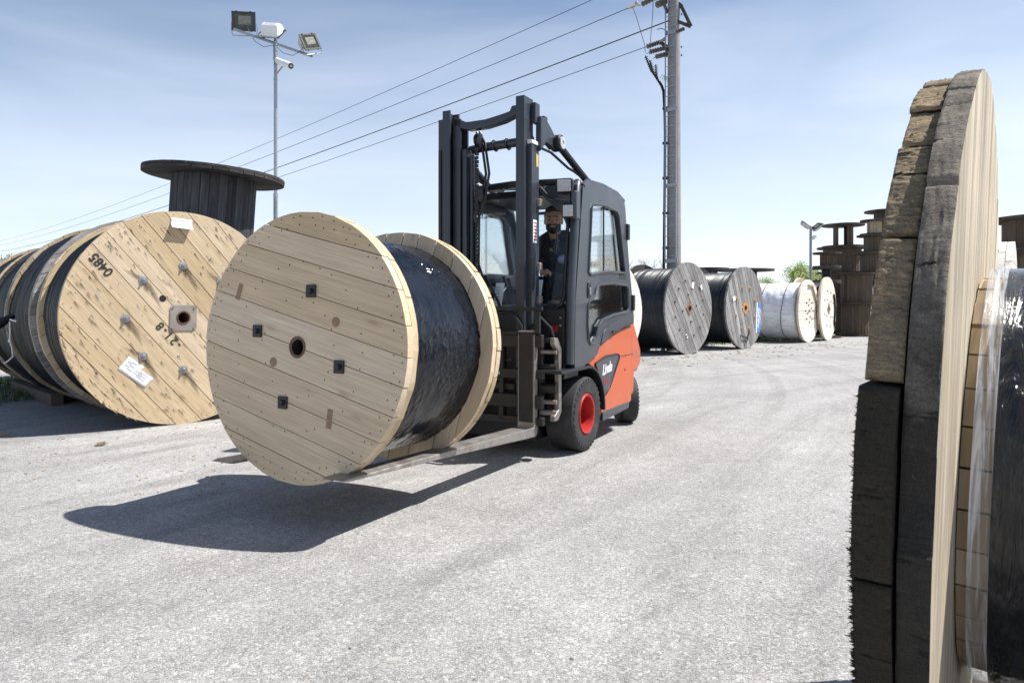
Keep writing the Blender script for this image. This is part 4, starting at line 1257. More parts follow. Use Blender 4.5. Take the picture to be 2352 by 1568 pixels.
# paper sheets behind the windscreen
for x0, x1, z0, z1 in ((.155, .30, 1.18, 1.38), (-.13, -.05, 1.16, 1.36), (-.46, -.33, 1.165, 1.235)):
    sh = MB().add([wsm(x0, z0), wsm(x1, z0), wsm(x1 + .015, z1), wsm(x0 + .015, z1)], [(0, 1, 2, 3)])
    for v in sh.V:
        v.y += .012
    o = sh.ob('paper_sheet', M['paper'], fk, None, smooth=False)
    pb = MB()
    for k in range(5):
        zz = z1 - .04 - k * (z1 - z0) * .13
        if zz > z0:
            p = wsm(x0 + .02, zz)
            pb.box((p[0], p[1] + .0095, zz), (p[0] + (x1 - x0) * .5, p[1] + .0110, zz + .006))
    tag(pb.ob('print', M['ink_grey'], o, None, smooth=False), kind='stuff')
# rear window frame and heating wires
MB().tube([(-.48, 1.10, 1.45), (-.47, .95, 2.08), (.47, .95, 2.08), (.48, 1.10, 1.45), (-.48, 1.10, 1.45)], .02, 8).ob('rear_window_frame', M['truck_dark'], fk, None)
MB().add([(-.47, 1.10, 1.45), (.47, 1.10, 1.45), (.46, .95, 2.07), (-.46, .95, 2.07)], [(0, 1, 2, 3)]).ob('rear_window', M['glass'], fk, None, smooth=False)
hw_ = MB()
for k in range(14):
    t = k / 14 + .04
    y, z = 1.10 - .15 * t - .004, 1.45 + .62 * t
    hw_.bar((-.45, y, z), (.45, y, z), .0012, .0012)
tag(hw_.ob('heating_wire', M['truck_dark'], fk, None, smooth=False), kind='stuff')
MB().prism([(1.08, 1.0), (1.10, 1.46), (1.14, 1.46), (1.22, 1.05)], -.53, .53, 'x').ob('rear_panel', M['truck_dark'], fk, None, bevel=.008)
# seat, steering wheel, armrest, levers
MB().prism([(.42, .98), (.40, 1.08), (.50, 1.13), (.86, 1.12), (.90, .98)], -.20, .28, 'x').ob('seat', M['truck_dark'], fk, None, bevel=.03)
MB().prism([(.84, 1.10), (.92, 1.62), (.98, 1.66), (1.02, 1.62), (.98, 1.08)], -.18, .26, 'x').ob('seat_back', M['truck_dark'], fk, None, bevel=.035)
swc = T((.05, .16, 1.40)) @ rot(R_(-62), 'X')
sw = MB()
sw.tube([swc @ Vector((.155 * math.cos(a), 0, .155 * math.sin(a))) if False else swc @ Vector((.155 * math.cos(a), .155 * math.sin(a), 0)) for a in [2 * math.pi * i / 36 for i in range(37)]], .013, 8)
for a in (0.3, 2.84, 4.71):
    sw.tube([swc @ Vector((0, 0, -.015)), swc @ Vector((.15 * math.cos(a), .15 * math.sin(a), 0))], .011, 6)
sw.tube([swc @ Vector((0, 0, -.02)), (.05, .02, 1.12)], .022, 8)
sw.ell(swc @ Vector((.11, .09, .03)), (.022, .022, .022))
sw.ob('steering_wheel', M['truck_dark'], fk, None)
MB().box((-.36, .35, 1.28), (-.25, .72, 1.33)).box((-.34, .55, 1.05), (-.28, .62, 1.28)).ob('armrest', M['truck_dark'], fk, None, bevel=.015)
MB().tube([(-.32, .38, 1.32), (-.34, .33, 1.44)], [.01, .017], 8).tube([(-.28, .38, 1.32), (-.29, .33, 1.42)], [.01, .016], 8).ob('lever', M['truck_dark'], fk, None)
MB().box((-.47, .0, 1.30), (-.40, .03, 1.42)).tube([(-.435, .015, 1.42), (-.44, .0, 1.50)], .012, 6).ob('mirror', M['truck_dark'], fk, None, smooth=False)
# work lamps at the near upper corner of the cab
for (x, y, z, w, h, tl) in ((.50, -.20, 2.115, .125, .115, 6), (.565, -.27, 1.905, .095, .11, 0)):
    m = T((x, y, z)) @ rot(R_(12), 'Z') @ rot(R_(tl), 'X')
    lp = MB().prism([(-w / 2, -h / 2), (w / 2, -h / 2), (w / 2 + .01, h * .2), (w / 2, h / 2), (-w / 2, h / 2), (-w / 2 - .01, 0)], 0, .07, 'y').ob('work_lamp', M['truck_dark'], fk, m, bevel=.012)
    MB().prism([(-w * .42, -h * .40), (w * .42, -h * .40), (w * .42, h * .40), (-w * .42, h * .40)], -.008, .004, 'y').ob('lamp_lens', M['lens'], lp, None, bevel=.004)
MB().tube([(.10, -.19, 2.16), (.24, -.20, 2.15), (.31, -.22, 2.10), (.38, -.24, 2.03), (.47, -.25, 1.99), (.55, -.26, 1.975), (.58, -.25, 1.94)], .015, 8).ob('lamp_bracket', M['truck_dark'], fk, None)
MB().box((.585, -.26, 1.84), (.63, -.17, 2.06)).ob('bracket_plate', M['truck'], fk, None, bevel=.015)
MB().tube([(.50, -.29, 1.80), (.48, -.30, 1.72), (.49, -.28, 1.60)], .006, 6).ob('lamp_cable', M['truck_dark'], fk, None)

# mast
def rail(x0, x1, y0, y1, z0, z1, open_=1, name='mast_rail', mat='mast'):
    t = .018
    mb = MB().box((x0, y0, z0), (x1, y0 + t, z1)).box((x0, y1 - t, z0), (x1, y1, z1))
    if open_ > 0:
        mb.box((x1 - t, y0 + t + .0005, z0), (x1 - .0005, y1 - t - .0005, z1))
    else:
        mb.box((x0 + .0005, y0 + t + .0005, z0), (x0 + t, y1 - t - .0005, z1))
    return mb.ob(name, M[mat], fk, None, smooth=False)
rail(.205, .278, -.45, -.30, .16, 2.79, 1)
rail(.278, .318, -.40, -.275, .16, 2.44, 1)
rail(-.475, -.405, -.45, -.30, .16, 2.765, -1)
rail(-.522, -.475, -.44, -.20, .16, 2.70, -1)
rail(-.405, -.335, -.40, -.27, .16, 2.70, -1)
MB().box((-.515, -.452, .9), (-.49, -.442, 2.45)).ob('wear_strip', M['fork_dark'], fk, None, smooth=False)
MB().box((-.325, -.39, .5), (-.285, -.25, 2.45)).box((-.27, -.36, 1.2), (-.245, -.28, 2.40)).ob('lift_cylinder_cover', M['mast'], fk, None, bevel=.01)
# curved top tie and the round one below it
ct = [(-.40, 2.645), (-.27, 2.60), (-.10, 2.60), (.06, 2.625), (.20, 2.67), (.20, 2.74), (.14, 2.74), (.12, 2.70), (.04, 2.685), (-.10, 2.665), (-.28, 2.665), (-.40, 2.72)]
MB().prism(ct, -.40, -.32, 'y').ob('mast_top_tie', M['mast'], fk, None, bevel=.008)
MB().tube([(-.42, -.25, 2.46), (-.20, -.25, 2.48), (.25, -.25, 2.49)], .036, 12).ob('mast_cross_tube', M['mast'], fk, None)
for x in (-.10, .02):
    MB().tube([(x, -.25, 2.48), (x + .01, -.25, 2.482)], .050, 12).ob('tube_clamp', M['truck_dark'], fk, None)
MB().box((.28, -.34, 2.60), (.32, -.26, 2.76)).box((.30, -.22, 2.55), (.34, -.16, 2.68)).ob('mast_stop', M['mast'], fk, None, bevel=.006)
MB().box((.18, -.36, 2.30), (.22, -.28, 2.34)).ob('mast_bracket_plate', M['mast'], fk, None, smooth=False)
# chains, pulley and hoses on the far side of the gap
ch = MB()
for i in range(56):
    z = 2.50 - i * .033
    ch.box((-.236, -.335, z), (-.206, -.325 + (.006 if i % 2 else 0), z + .026))
ch.ob('lift_chain', M['fork_dark'], fk, None, smooth=False)
ch.V
MB().lathe([(0, -.02), (.055, -.02), (.055, -.012), (.045, -.008), (.045, .008), (.055, .012), (.055, .02), (0, .02)], 24, T((-.20, -.33, 2.52)) @ rot(R_(90), 'Z')).ob('chain_pulley', M['truck_dark'], fk, None)
for dx, zz in ((0, 1.95), (.03, 2.02)):
    MB().tube([(-.24 + dx, -.30, 2.60), (-.19 + dx, -.30, 2.50), (-.15 + dx, -.30, 2.25), (-.19 + dx, -.31, zz), (-.24 + dx, -.31, zz - .12), (-.25 + dx, -.31, 1.2)], .011, 8).ob('hydraulic_hose', M['truck_dark'], fk, None)
MB().box((-.21, -.34, 2.03), (-.16, -.29, 2.13)).ob('hose_guide', M['truck_dark'], fk, None, bevel=.006)
MB().tube([(-.185, -.31, 2.03), (-.18, -.31, 1.90)], .005, 6).ob('dangling_cable', M['truck_dark'], fk, None)
# overhead tilt cylinders: from brackets behind the mast top down to the roof
for s in (1, -1):
    x0 = .30 if s > 0 else -.50
    x1 = .41 if s > 0 else -.46
    ar = [(-.30, 2.58), (-.30, 2.66), (-.20, 2.655), (-.10, 2.60), (-.02, 2.545), (.0, 2.47), (-.06, 2.44), (-.12, 2.46), (-.20, 2.47), (-.30, 2.38)]
    MB().prism(ar, min(x0, x0 + .05 * s), max(x0, x0 + .05 * s), 'x').ob('mast_arm', M['mast'], fk, None, bevel=.01)
    jx = x0 + .06 * s
    jt = MB().lathe([(0, -.045), (.062, -.045), (.068, -.03), (.068, .03), (.060, .042), (0, .042)], 28, T((jx, -.01, 2.50)) @ rot(R_(-90), 'Z')).ob('tilt_joint', M['truck_dark'], fk, None, ang=30)
    MB().lathe([(0, .040), (.052, .040), (.050, .050), (.020, .050), (.016, .043), (0, .043)], 24, T((jx, -.01, 2.50)) @ rot(R_(-90 * s), 'Z')).ob('joint_cap', M['lens'], jt, None, ang=30)
    a, e = Vector((jx, .0, 2.49)), Vector((x1 + .05 * s, .56, 2.185))
    MB().tube([a, a.lerp(e, .80)], .030, 14).tube([a.lerp(e, .78), a.lerp(e, .815)], .034, 14).ob('tilt_cylinder', M['truck_dark'], fk, None, ang=30)
    MB().tube([a.lerp(e, .80), e], .015, 10).ob('cylinder_rod', M['steel'], fk, None)
    MB().box((e.x - .03, e.y - .04, e.z - .02), (e.x + .03, e.y + .05, e.z + .02)).ob('cylinder_mount', M['truck_dark'], fk, None, bevel=.006)
    h0 = Vector((x0 + .02 * s, -.22, 2.42))
    hp = [h0, h0 + Vector((.03 * s, .10, -.015)), a.lerp(e, .25) + Vector((0, 0, -.09)), a.lerp(e, .42) + Vector((0, 0, -.055)), a.lerp(e, .55) + Vector((0, 0, -.035)), a.lerp(e, .62) + Vector((0, 0, -.03))]
    MB().tube(hp, .011, 8).ob('hydraulic_hose', M['truck_dark'], fk, None)
MB().box((.279, -.405, 2.425), (.325, -.27, 2.455)).ob('rail_end_cap', M['white_paint'], fk, None, bevel=.004)
MB().box((.3185, -.325, 2.26), (.3205, -.290, 2.36)).ob('yellow_sticker', M['yellow'], fk, None, smooth=False)
pl_ = MB().box((.3185, -.38, 1.66), (.3205, -.31, 1.84)).ob('warning_label', M['paper'], fk, None, smooth=False)
lb = MB()
for k in range(6):
    lb.box((.3206, -.372, 1.68 + k * .026), (.3210, -.32, 1.69 + k * .026))
tag(lb.ob('print', M['red'], pl_, None, smooth=False), kind='stuff')
for z in (1.98, 1.48, 1.22):
    MB().box((.315, -.31, z - .03), (.345, -.26, z + .03)).ob('rail_clamp', M['steel_rust'], fk, None, bevel=.006)

# carriage
for z0, z1, y in ((.86, .955, -.52), (.62, .69, -.505), (.40, .50, -.52), (.27, .33, -.50)):
    MB().box((-.62, y, z0), (.46, y + .045, z1)).ob('carriage_bar', M['fork_dark'], fk, None, bevel=.006)
MB().box((-.25, -.50, .30), (-.21, -.44, .95)).box((.08, -.50, .30), (.12, -.44, .95)).ob('carriage_upright', M['fork_dark'], fk, None, bevel=.005)
MB().box((-.45, -.47, .52), (.20, -.44, .575)).box((-.60, -.47, .74), (.18, -.45, .77)).ob('shift_cylinder', M['fork_dark'], fk, None, bevel=.01)
MB().tube([(-.04, -.50, .655), (.10, -.50, .655)], .016, 10).ob('cylinder_rod', M['chrome'], fk, None)
# load rail above the carriage with hoses behind
MB().box((-.60, -.54, 1.135), (.47, -.51, 1.165)).box((.41, -.54, .955), (.45, -.51, 1.135)).box((-.60, -.54, .955), (-.56, -.51, 1.135)).box((-.60, -.54, .955), (.45, -.512, .975)).ob('load_guard', M['truck_dark'], fk, None, bevel=.004)
MB().tube([(-.32, -.47, .98), (-.22, -.475, 1.04), (-.08, -.48, 1.075), (.07, -.485, 1.125), (.19, -.48, 1.12), (.26, -.47, 1.02), (.28, -.46, .90)], .014, 8).ob('hydraulic_hose', M['truck_dark'], fk, None)
MB().tube([(.30, -.40, 1.0), (.40, -.40, 1.08), (.47, -.38, 1.0), (.50, -.36, .88), (.50, -.36, .76)], .014, 8).ob('hydraulic_hose', M['truck_dark'], fk, None)
MB().tube([(-.35, -.48, .99), (-.20, -.48, 1.00)], .016, 8).ob('hose_fitting', M['steel'], fk, None)
# side guide at the near end with rollers
MB().prism([(-.43, .93), (-.37, .93), (-.30, .84), (-.30, .36), (-.36, .30), (-.43, .30), (-.43, .34), (-.35, .38), (-.35, .82), (-.43, .88)], .485, .525, 'x').ob('side_guide', M['fork'], fk, None, bevel=.006)
for z, r in ((.91, .022), (.82, .016), (.70, .030), (.545, .042), (.44, .018), (.36, .020)):
    MB().tube([(.38, -.40, z), (.52, -.38, z)], r, 14).ob('guide_roller', M['fork_dark'] if r > .02 else M['steel_rust'], fk, None, ang=30)
MB().box((.36, -.44, .30), (.40, -.34, .95)).ob('guide_upright', M['fork_dark'], fk, None, smooth=False)

# forks
for s in (1, -1):
    x0, x1 = (XM + .335, XM + .475) if s > 0 else (XM - .475, XM - .335)
    mb = MB()
    prof = [(-.475, .985), (-.53, .985), (-.535, .262), (-1.6, .300), (-2.56, .333), (-2.60, .328), (-2.56, .318), (-1.6, .262), (-.60, .195), (-.50, .190), (-.475, .215)]
    mb.prism(prof, x0, x1, 'x')
    f = mb.ob('fork', M['fork'], fk, None, bevel=.005)
    MB().box((x0 + .012, -.541, .30), (x1 - .012, -.534, .975)).ob('fork_shank_face', M['fork_dark'], f, None, bevel=.002)
    MB().box((x0 + .03, -.56, .16), (x0 + .08, -.50, .192)).ob('fork_stop', M['fork_dark'], f, None, bevel=.004)

# ------------------------------------------------------------------ the drum on the forks
mroot = empty('cable_drum', TM @ T((-.05, -2.48, .230)) @ rot(R_(-2.2), 'X'), 'new pine drum of glossy black cable held on the forks of the forklift', 'cable drum')
MC = T((0, 0, .725))
mf = flange(mroot, MC @ T((0, .05, 0)), .725, .092, 10, R_(-14), R_(76), M['pine_moving'], M['pine'], .045, 61, -1, seg=.02, gap=.004)
mf2 = flange(mroot, MC @ T((0, .93 - .05, 0)), .725, .092, 10, R_(-14), R_(76), M['pine'], M['pine_moving'], .045, 62, 1, seg=.02, nails=False)
wrapped('cable', mroot, MC @ T((0, .465, 0)), .630, .745, 'foil', 3, amp=.0035, n=440, m=130, crease=.0095)
for a in (73, 165, 253, 343):
    a = R_(a)
    r = .43 * .725
    m = T((r * math.cos(a), -.047, r * math.sin(a)))
    o = MB().box((-.034, -.010, -.034), (.034, 0, .034)).ob('bolt_plate', M['truck_dark'], mf, m, bevel=.004)
    MB().lathe([(0, -.008), (.018, -.008), (.016, -.026), (0, -.026)], 6).ob('bolt', M['fork_dark'], o, None)
for x, z, r in ((.265, .138, .026), (-.175, -.085, .026)):
    MB().lathe([(0, 0), (r, 0), (r, -.0012), (0, -.0012)], 20).ob('drilled_hole', M['scorch'], mf, T((x, -.0475, z)))
MB().lathe([(.046, .0), (.058, .0), (.058, -.004), (.046, -.004)], 28, closed=True).ob('hub_ring', M['pipe_rust'], mf, T((0, -.0465, 0)))
MB().lathe([(.0405, -.048), (.0405, .3), (0, .3)], 28).ob('axle_pipe', M['dark_void'], mf, None)
MB().box((-.045, -.0012, -.016), (.045, 0, .016)).ob('burn_mark', M['scorch'], mf, T((-.46, -.0478, .30)) @ rot(R_(-72), 'Y'), smooth=False)
MB().box((-.018, -.0012, -.05), (.018, 0, .05)).ob('burn_mark', M['scorch'], mf, T((.24, -.0478, -.36)) @ rot(R_(6), 'Y'), smooth=False)

# ------------------------------------------------------------------ the driver
PM = TM @ T((.10, .47, 0))
person = empty('person', PM @ T((0, .1, 1.12)), 'bearded man with short dark hair in a black jacket at the wheel of the forklift', 'person')
PL = PM @ T((0, .1, 1.12))
def PP(x, y, z):      # seat frame to child frame
    return Vector((x, y - .1, z - 1.12))
HZ = 1.935
hd = T(PP(0, 0, HZ)) @ rot(R_(20), 'Z') @ rot(R_(4), 'X')
def capsule(mb, a, b_, ra, rb, n=12):
    pts = [a.lerp(b_, t) for t in (0, .33, .66, 1)]
    mb.tube(pts, [ra + (rb - ra) * t for t in (0, .33, .66, 1)], n)
    mb.ell(a, (ra, ra, ra), 12, 8)
    mb.ell(b_, (rb, rb, rb), 12, 8)
def head_into(mb):
    mb.ell((0, .005, .02), (.081, .096, .103), 28, 20, hd)            # skull
    mb.ell((0, -.022, -.045), (.066, .066, .066), 24, 16, hd)         # jaw and cheeks
    mb.ell((0, -.052, -.088), (.028, .026, .022), 16, 10, hd)         # chin
    mb.ell((0, -.078, .028), (.055, .018, .016), 16, 10, hd)          # brow
    for s in (1, -1):
        mb.ell((.036 * s, -.066, -.022), (.022, .018, .018), 14, 8, hd)   # cheekbones
        mb.ell((.078 * s, .004, -.006), (.010, .020, .030), 12, 8, hd)    # ears
    mb.tube([hd @ Vector(p) for p in ((0, -.080, .026), (0, -.096, -.004), (0, -.106, -.020), (0, -.088, -.031))], [.008, .010, .015, .012], 10)
    mb.ell((.011, -.092, -.025), (.009, .009, .008), 10, 6, hd)
    mb.ell((-.011, -.092, -.025), (.009, .009, .008), 10, 6, hd)
    mb.ell((0, -.084, -.052), (.024, .010, .009), 12, 6, hd)          # lips
pb = MB()
head_into(pb)
neck0, neck1 = PP(0, .030, 1.85), PP(0, .06, 1.76)
capsule(pb, neck0, neck1, .060, .068)
def body_shapes(mb, g_=0.0):
    mb.ell(PP(0, .11, 1.62), (.175 + g_, .115 + g_, .20 + g_), 24, 16)
    mb.ell(PP(0, .14, 1.38), (.155 + g_, .12 + g_, .20 + g_), 24, 16)
    mb.ell(PP(0, .17, 1.15), (.17 + g_, .15 + g_, .11 + g_), 24, 14)
    for s in (1, -1):
        sh, el, wr = PP(.19 * s, .09, 1.725), PP(.235 * s, -.03, 1.37), PP(.13 * s - .04, -.26, 1.43)
        mb.ell(sh, (.066 + g_, .066 + g_, .062 + g_), 16, 10)
        capsule(mb, PP(.07 * s, .075, 1.79), sh, .055 + g_, .060 + g_)
        capsule(mb, sh, el, .054 + g_, .042 + g_)
        capsule(mb, el, wr, .042 + g_, .030 + g_)
body_shapes(pb)
for s in (1, -1):
    hip, kn, ft = PP(.09 * s, .14, 1.14), PP(.14 * s, -.30, 1.15), PP(.13 * s, -.36, .86)
    capsule(pb, hip, kn, .085, .060)
    capsule(pb, kn, ft, .058, .042)
    # hand: palm, four fingers curled over the rim and a thumb against them
    wr = PP(.13 * s - .04, -.26, 1.43)
    pc = PP(.125 * s - .045, -.325, 1.455)
    capsule(pb, wr, pc, .026, .034)
    for k in range(4):
        off = Vector(((k - 1.5) * .019, 0, 0))
        ln = (.88, 1.0, .95, .78)[k]
        p0 = pc + off + Vector((0, -.012, .010))
        p1 = p0 + Vector((0, -.034 * ln, .004))
        p2 = p1 + Vector((0, -.016 * ln, -.024 * ln))
        p3 = p2 + Vector((0, .012 * ln, -.018 * ln))
        pb.tube([p0, p1, p2, p3], [.0105, .0098, .009, .0078], 8)
    t0 = pc + Vector((-.026 * s, .012, -.006))
    pb.tube([t0, t0 + Vector((-.014 * s, -.020, -.012)), t0 + Vector((-.008 * s, -.042, -.022))], [.012, .011, .009], 8)
pbody = pb.ob('body', M['skin'], person, None)
r = pbody.modifiers.new('one_surface', 'REMESH')
r.mode = 'VOXEL'
r.voxel_size = .0048
sm_ = pbody.modifiers.new('soft', 'SMOOTH')
sm_.factor = .6
sm_.iterations = 3
pbody.matrix_world = PL
pbody.matrix_parent_inverse = Matrix.Identity(4)
pbody.matrix_local = Matrix.Identity(4)
hb = MB()
hb.ell((0, .022, .045), (.088, .096, .096), 28, 18, hd)
hb.ell((0, -.040, .100), (.066, .050, .026), 18, 10, hd)
hb.ell((-.025, -.052, .096), (.045, .034, .024), 14, 8, hd)
ho = hb.ob('hair', M['hair'], person, None)
# cut the hair away from the face
me = ho.data
import bmesh
bm = bmesh.new(); bm.from_mesh(me)
hi = hd.inverted()
kill = [v for v in bm.verts if (hi @ v.co).z < .072 - max(0, (hi @ v.co).y + .02) * 1.9 and (hi @ v.co).y < .07]
bmesh.ops.delete(bm, geom=kill, context='VERTS'); bm.to_mesh(me); bm.free()
so = ho.modifiers.new('thick', 'SOLIDIFY'); so.thickness = .006
bb = MB()
bb.ell((0, -.026, -.054), (.0695, .0690, .066), 28, 18, hd)
bo = bb.ob('beard', M['hair'], person, None)
bm = bmesh.new(); bm.from_mesh(bo.data)
kill = []
for v in bm.verts:
    q = hi @ v.co
    if q.z > -.040 + abs(q.x) * .75 and abs(q.x) < .058 or q.z > .0 or (abs(q.x) < .020 and -.064 < q.z < -.044 and q.y < -.07) or q.y > .02:
        kill.append(v)
bmesh.ops.delete(bm, geom=kill, context='VERTS'); bm.to_mesh(bo.data); bm.free()
bo.modifiers.new('thick', 'SOLIDIFY').thickness = .004
for s in (1, -1):
    MB().ell((.031 * s, -.0775, .006), (.0125, .008, .0065), 12, 8, hd).ob('eye', M['eye'], person, None)
    MB().tube([hd @ Vector(p) for p in ((.014 * s, -.093, .026), (.030 * s, -.094, .033), (.050 * s, -.080, .026))], [.0045, .005, .003], 6).ob('eyebrow', M['hair'], person, None)
MB().tube([hd @ Vector(p) for p in ((-.030, -.078, -.040), (-.016, -.094, -.037), (0, -.098, -.036), (.016, -.094, -.037), (.030, -.078, -.040))], [.004, .007, .006, .007, .004], 8).ob('moustache', M['hair'], person, None)
tr_ = MB()
for s in (1, -1):
    capsule(tr_, PP(.09 * s, .14, 1.14), PP(.14 * s, -.30, 1.15), .096, .072)
    capsule(tr_, PP(.14 * s, -.30, 1.15), PP(.13 * s, -.35, .90), .070, .056)
tr_.ell(PP(0, .17, 1.13), (.185, .16, .12), 20, 12)
to_ = tr_.ob('trousers', M['jacket'], person, None)
r = to_.modifiers.new('one_surface', 'REMESH'); r.mode = 'VOXEL'; r.voxel_size = .009
sh_ = MB()
for s in (1, -1):
    sh_.ell(PP(.13 * s, -.42, .83), (.048, .13, .045), 16, 10)
sh_.ob('shoe', M['truck_dark'], person, None)
jb = MB()
body_shapes(jb, .013)
jo = jb.ob('jacket', M['jacket'], person, None)
r = jo.modifiers.new('one_surface', 'REMESH'); r.mode = 'VOXEL'; r.voxel_size = .008
s_ = jo.modifiers.new('soft', 'SMOOTH'); s_.factor = .6; s_.iterations = 6
MB().ell(PP(.0, .02, 1.66), (.062, .05, .14), 16, 10).ob('shirt', M['shirt'], person, None)
MB().tube([PP(-.07, .06, 1.825), PP(-.058, -.01, 1.795), PP(-.03, -.030, 1.71)], [.016, .018, .012], 8).tube([PP(.07, .06, 1.825), PP(.058, -.01, 1.795), PP(.03, -.030, 1.71)], [.016, .018, .012], 8).ob('collar', M['jacket'], person, None)
MB().ell(PP(.11, .015, 1.585), (.072, .06, .045), 16, 10).ob('chest_panel', M['lilac'], person, None)
MB().ell(PP(-.115, .02, 1.58), (.062, .045, .030), 16, 10).ob('chest_panel', M['shirt'], person, None)
for k, w in enumerate((.020, .028)):
    MB().box(PP(-.02 + k * .004, -.037, 1.675 - k * .014), PP(-.02 + w, -.030, 1.683 - k * .014)).ob('shirt_emblem', M['yellow'], person, None, smooth=False)

# bottle in the door pocket
bt_ = empty('water_bottle', TM @ T((.50, .15, .872)), 'clear plastic water bottle standing in the door pocket of the forklift', 'bottle')
MB().lathe([(0, 0), (.038, .0), (.042, .01), (.042, .05), (.037, .06), (.042, .07), (.042, .15), (.040, .19), (.030, .225), (.015, .245), (.014, .262), (0, .262)], 24, rot(R_(90), 'X')).ob('bottle_body', M['bottle'], bt_, None)
MB().lathe([(0, .262), (.017, .262), (.017, .285), (0, .285)], 16, rot(R_(90), 'X')).ob('bottle_cap', M['paper'], bt_, None)
MB().lathe([(0, .004), (.037, .006), (.037, .06), (0, .06)], 20, rot(R_(90), 'X')).ob('water', M['glass'], bt_, None)

# ------------------------------------------------------------------ floodlight masts
def floodlight(parent, m, w=.42, h=.40, d=.17, mat='white_paint'):
    """A floodlight whose window faces local -Y."""
    sh = [(-d * .55, -h * .30), (-d, -h * .12), (-d, h * .22), (-d * .55, h * .42), (0, h / 2), (0, -h / 2)]
    V = MB().prism([(-a, z) for a, z in sh], -w * .44, w * .44, 'x')
    o = V.ob('floodlight', M[mat], parent, m, bevel=.022)
    MB().prism([(-w / 2, -h / 2), (w / 2, -h / 2), (w / 2, h / 2), (-w / 2, h / 2)], -.030, -.002, 'y', holes=([(-w * .40, -h * .38), (w * .40, -h * .38), (w * .40, h * .40), (-w * .40, h * .40)],)).ob('lamp_frame', M['iron'], o, None, smooth=False)
    MB().box((-w * .41, -.018, -h * .40), (w * .41, -.010, h * .41)).ob('lamp_glass', M['lamp_glass'], o, None, smooth=False)
    MB().prism([(-w * .22, -h * .16), (w * .30, -h * .16), (w * .30, h * .28), (-w * .22, h * .28)], -.0205, -.0185, 'y').ob('reflector', M['reflector'], o, None, smooth=False)
    for x in (-w * .3, w * .3):
        MB().box((x - .02, -.045, -h * .52), (x + .02, .0, -h * .47)).box((x - .02, -.045, h * .47), (x + .02, .0, h * .52)).ob('lamp_clip', M['iron'], o, None, smooth=False)
    fins = MB()
    for i in range(14):
        fins.box((-w * .30 + i * w * .045, d * .98, -h * .05), (-w * .30 + i * w * .045 + .006, d * 1.03, h * .20))
    tag(fins.ob('cooling_fin', M['ink_grey'], o, None, smooth=False), kind='stuff')
    MB().tube([(-w * .53, .05, 0), (-w * .55, .05, -h * .40), (-w * .50, .05, -h * .70), (w * .50, .05, -h * .70), (w * .55, .05, -h * .40), (w * .53, .05, 0)], .014, 6).ob('lamp_yoke', M['steel'], o, None)
    return o

ZP = 18.0
px = lambda x, y, Y=ZP: at(x, y, Y)
base = Vector((px(633, 700).x, ZP, 0))
fm_ = empty('floodlight_mast', T(base), 'tall grey steel mast with three floodlights and a white camera at the left', 'floodlight mast')
top = px(630, 92)
MB().tube([(0, 0, 0), (0, 0, 4.1)], .055, 16).ob('pole', M['pole_steel'], fm_, None).name = 'pole'
MB().tube([(0, 0, 4.1), (0, 0, top.z)], [.045, .045], 16).tube([(0, 0, 2.9), (0, 0, 3.05)], .060, 16).tube([(0, 0, 4.0), (0, 0, 4.12)], .058, 16).ob('pole', M['steel'], fm_, None)
def fl_(x, y, Y=ZP):
    return px(x, y, Y) - base
a, e = fl_(536, 68, ZP - .25), fl_(718, 131, ZP + .25)
MB().bar(a, e, .065, .035).bar(a + Vector((0, .03, .03)), e + Vector((0, .03, .03)), .01, .05).ob('crossbar', M['pole_steel'], fm_, None, smooth=False)
floodlight(fm_, T(fl_(560, 50)) @ rot(R_(-12), 'Y') @ rot(R_(6), 'X') @ rot(R_(8), 'Z') @ rot(R_(12), 'Y'), .60, .50, .20)
floodlight(fm_, T(fl_(627, 76)) @ rot(R_(10), 'Y') @ rot(R_(165), 'Z') @ rot(R_(38), 'X'), .56, .42, .24)
floodlight(fm_, T(fl_(712, 97)) @ rot(R_(-28), 'Y') @ rot(R_(42), 'Z') @ rot(R_(8), 'X'), .50, .44, .24, 'lens')
for pts in (((569, 66), (585, 95), (606, 108), (628, 104)), ((636, 108), (650, 122), (672, 128), (690, 118), (702, 100)), ((628, 104), (629, 130), (630, 150))):
    MB().tube([fl_(*p, ZP - .08) for p in pts], .008, 5).ob('lamp_cable', M['wire'], fm_, None)
c0, c1 = fl_(632, 138, ZP + .1), fl_(668, 152, ZP - .45)
cm = MB().tube([c0, c1], .085, 20)
co = cm.ob('security_camera', M['white_paint'], fm_, None)
d_ = (c1 - c0).normalized()
MB().tube([c1 - d_ * .01, c1 + d_ * .012], .068, 20).ob('camera_hood', M['dark_void'], co, None)
MB().tube([c1, c1 + d_ * .016], .035, 16).ob('camera_lens', M['lens'], co, None)
MB().tube([fl_(650, 152, ZP - .15), fl_(645, 158, ZP - .12), fl_(634, 172, ZP)], .022, 8).ob('camera_bracket', M['steel_rust'], fm_, None)
for y_ in (104, 117, 183):
    p = fl_(633, y_)
    MB().tube([Vector((0, 0, p.z - .015)), Vector((0, 0, p.z + .015))], .054, 14).ob('pole_clamp', M['steel'], fm_, None)

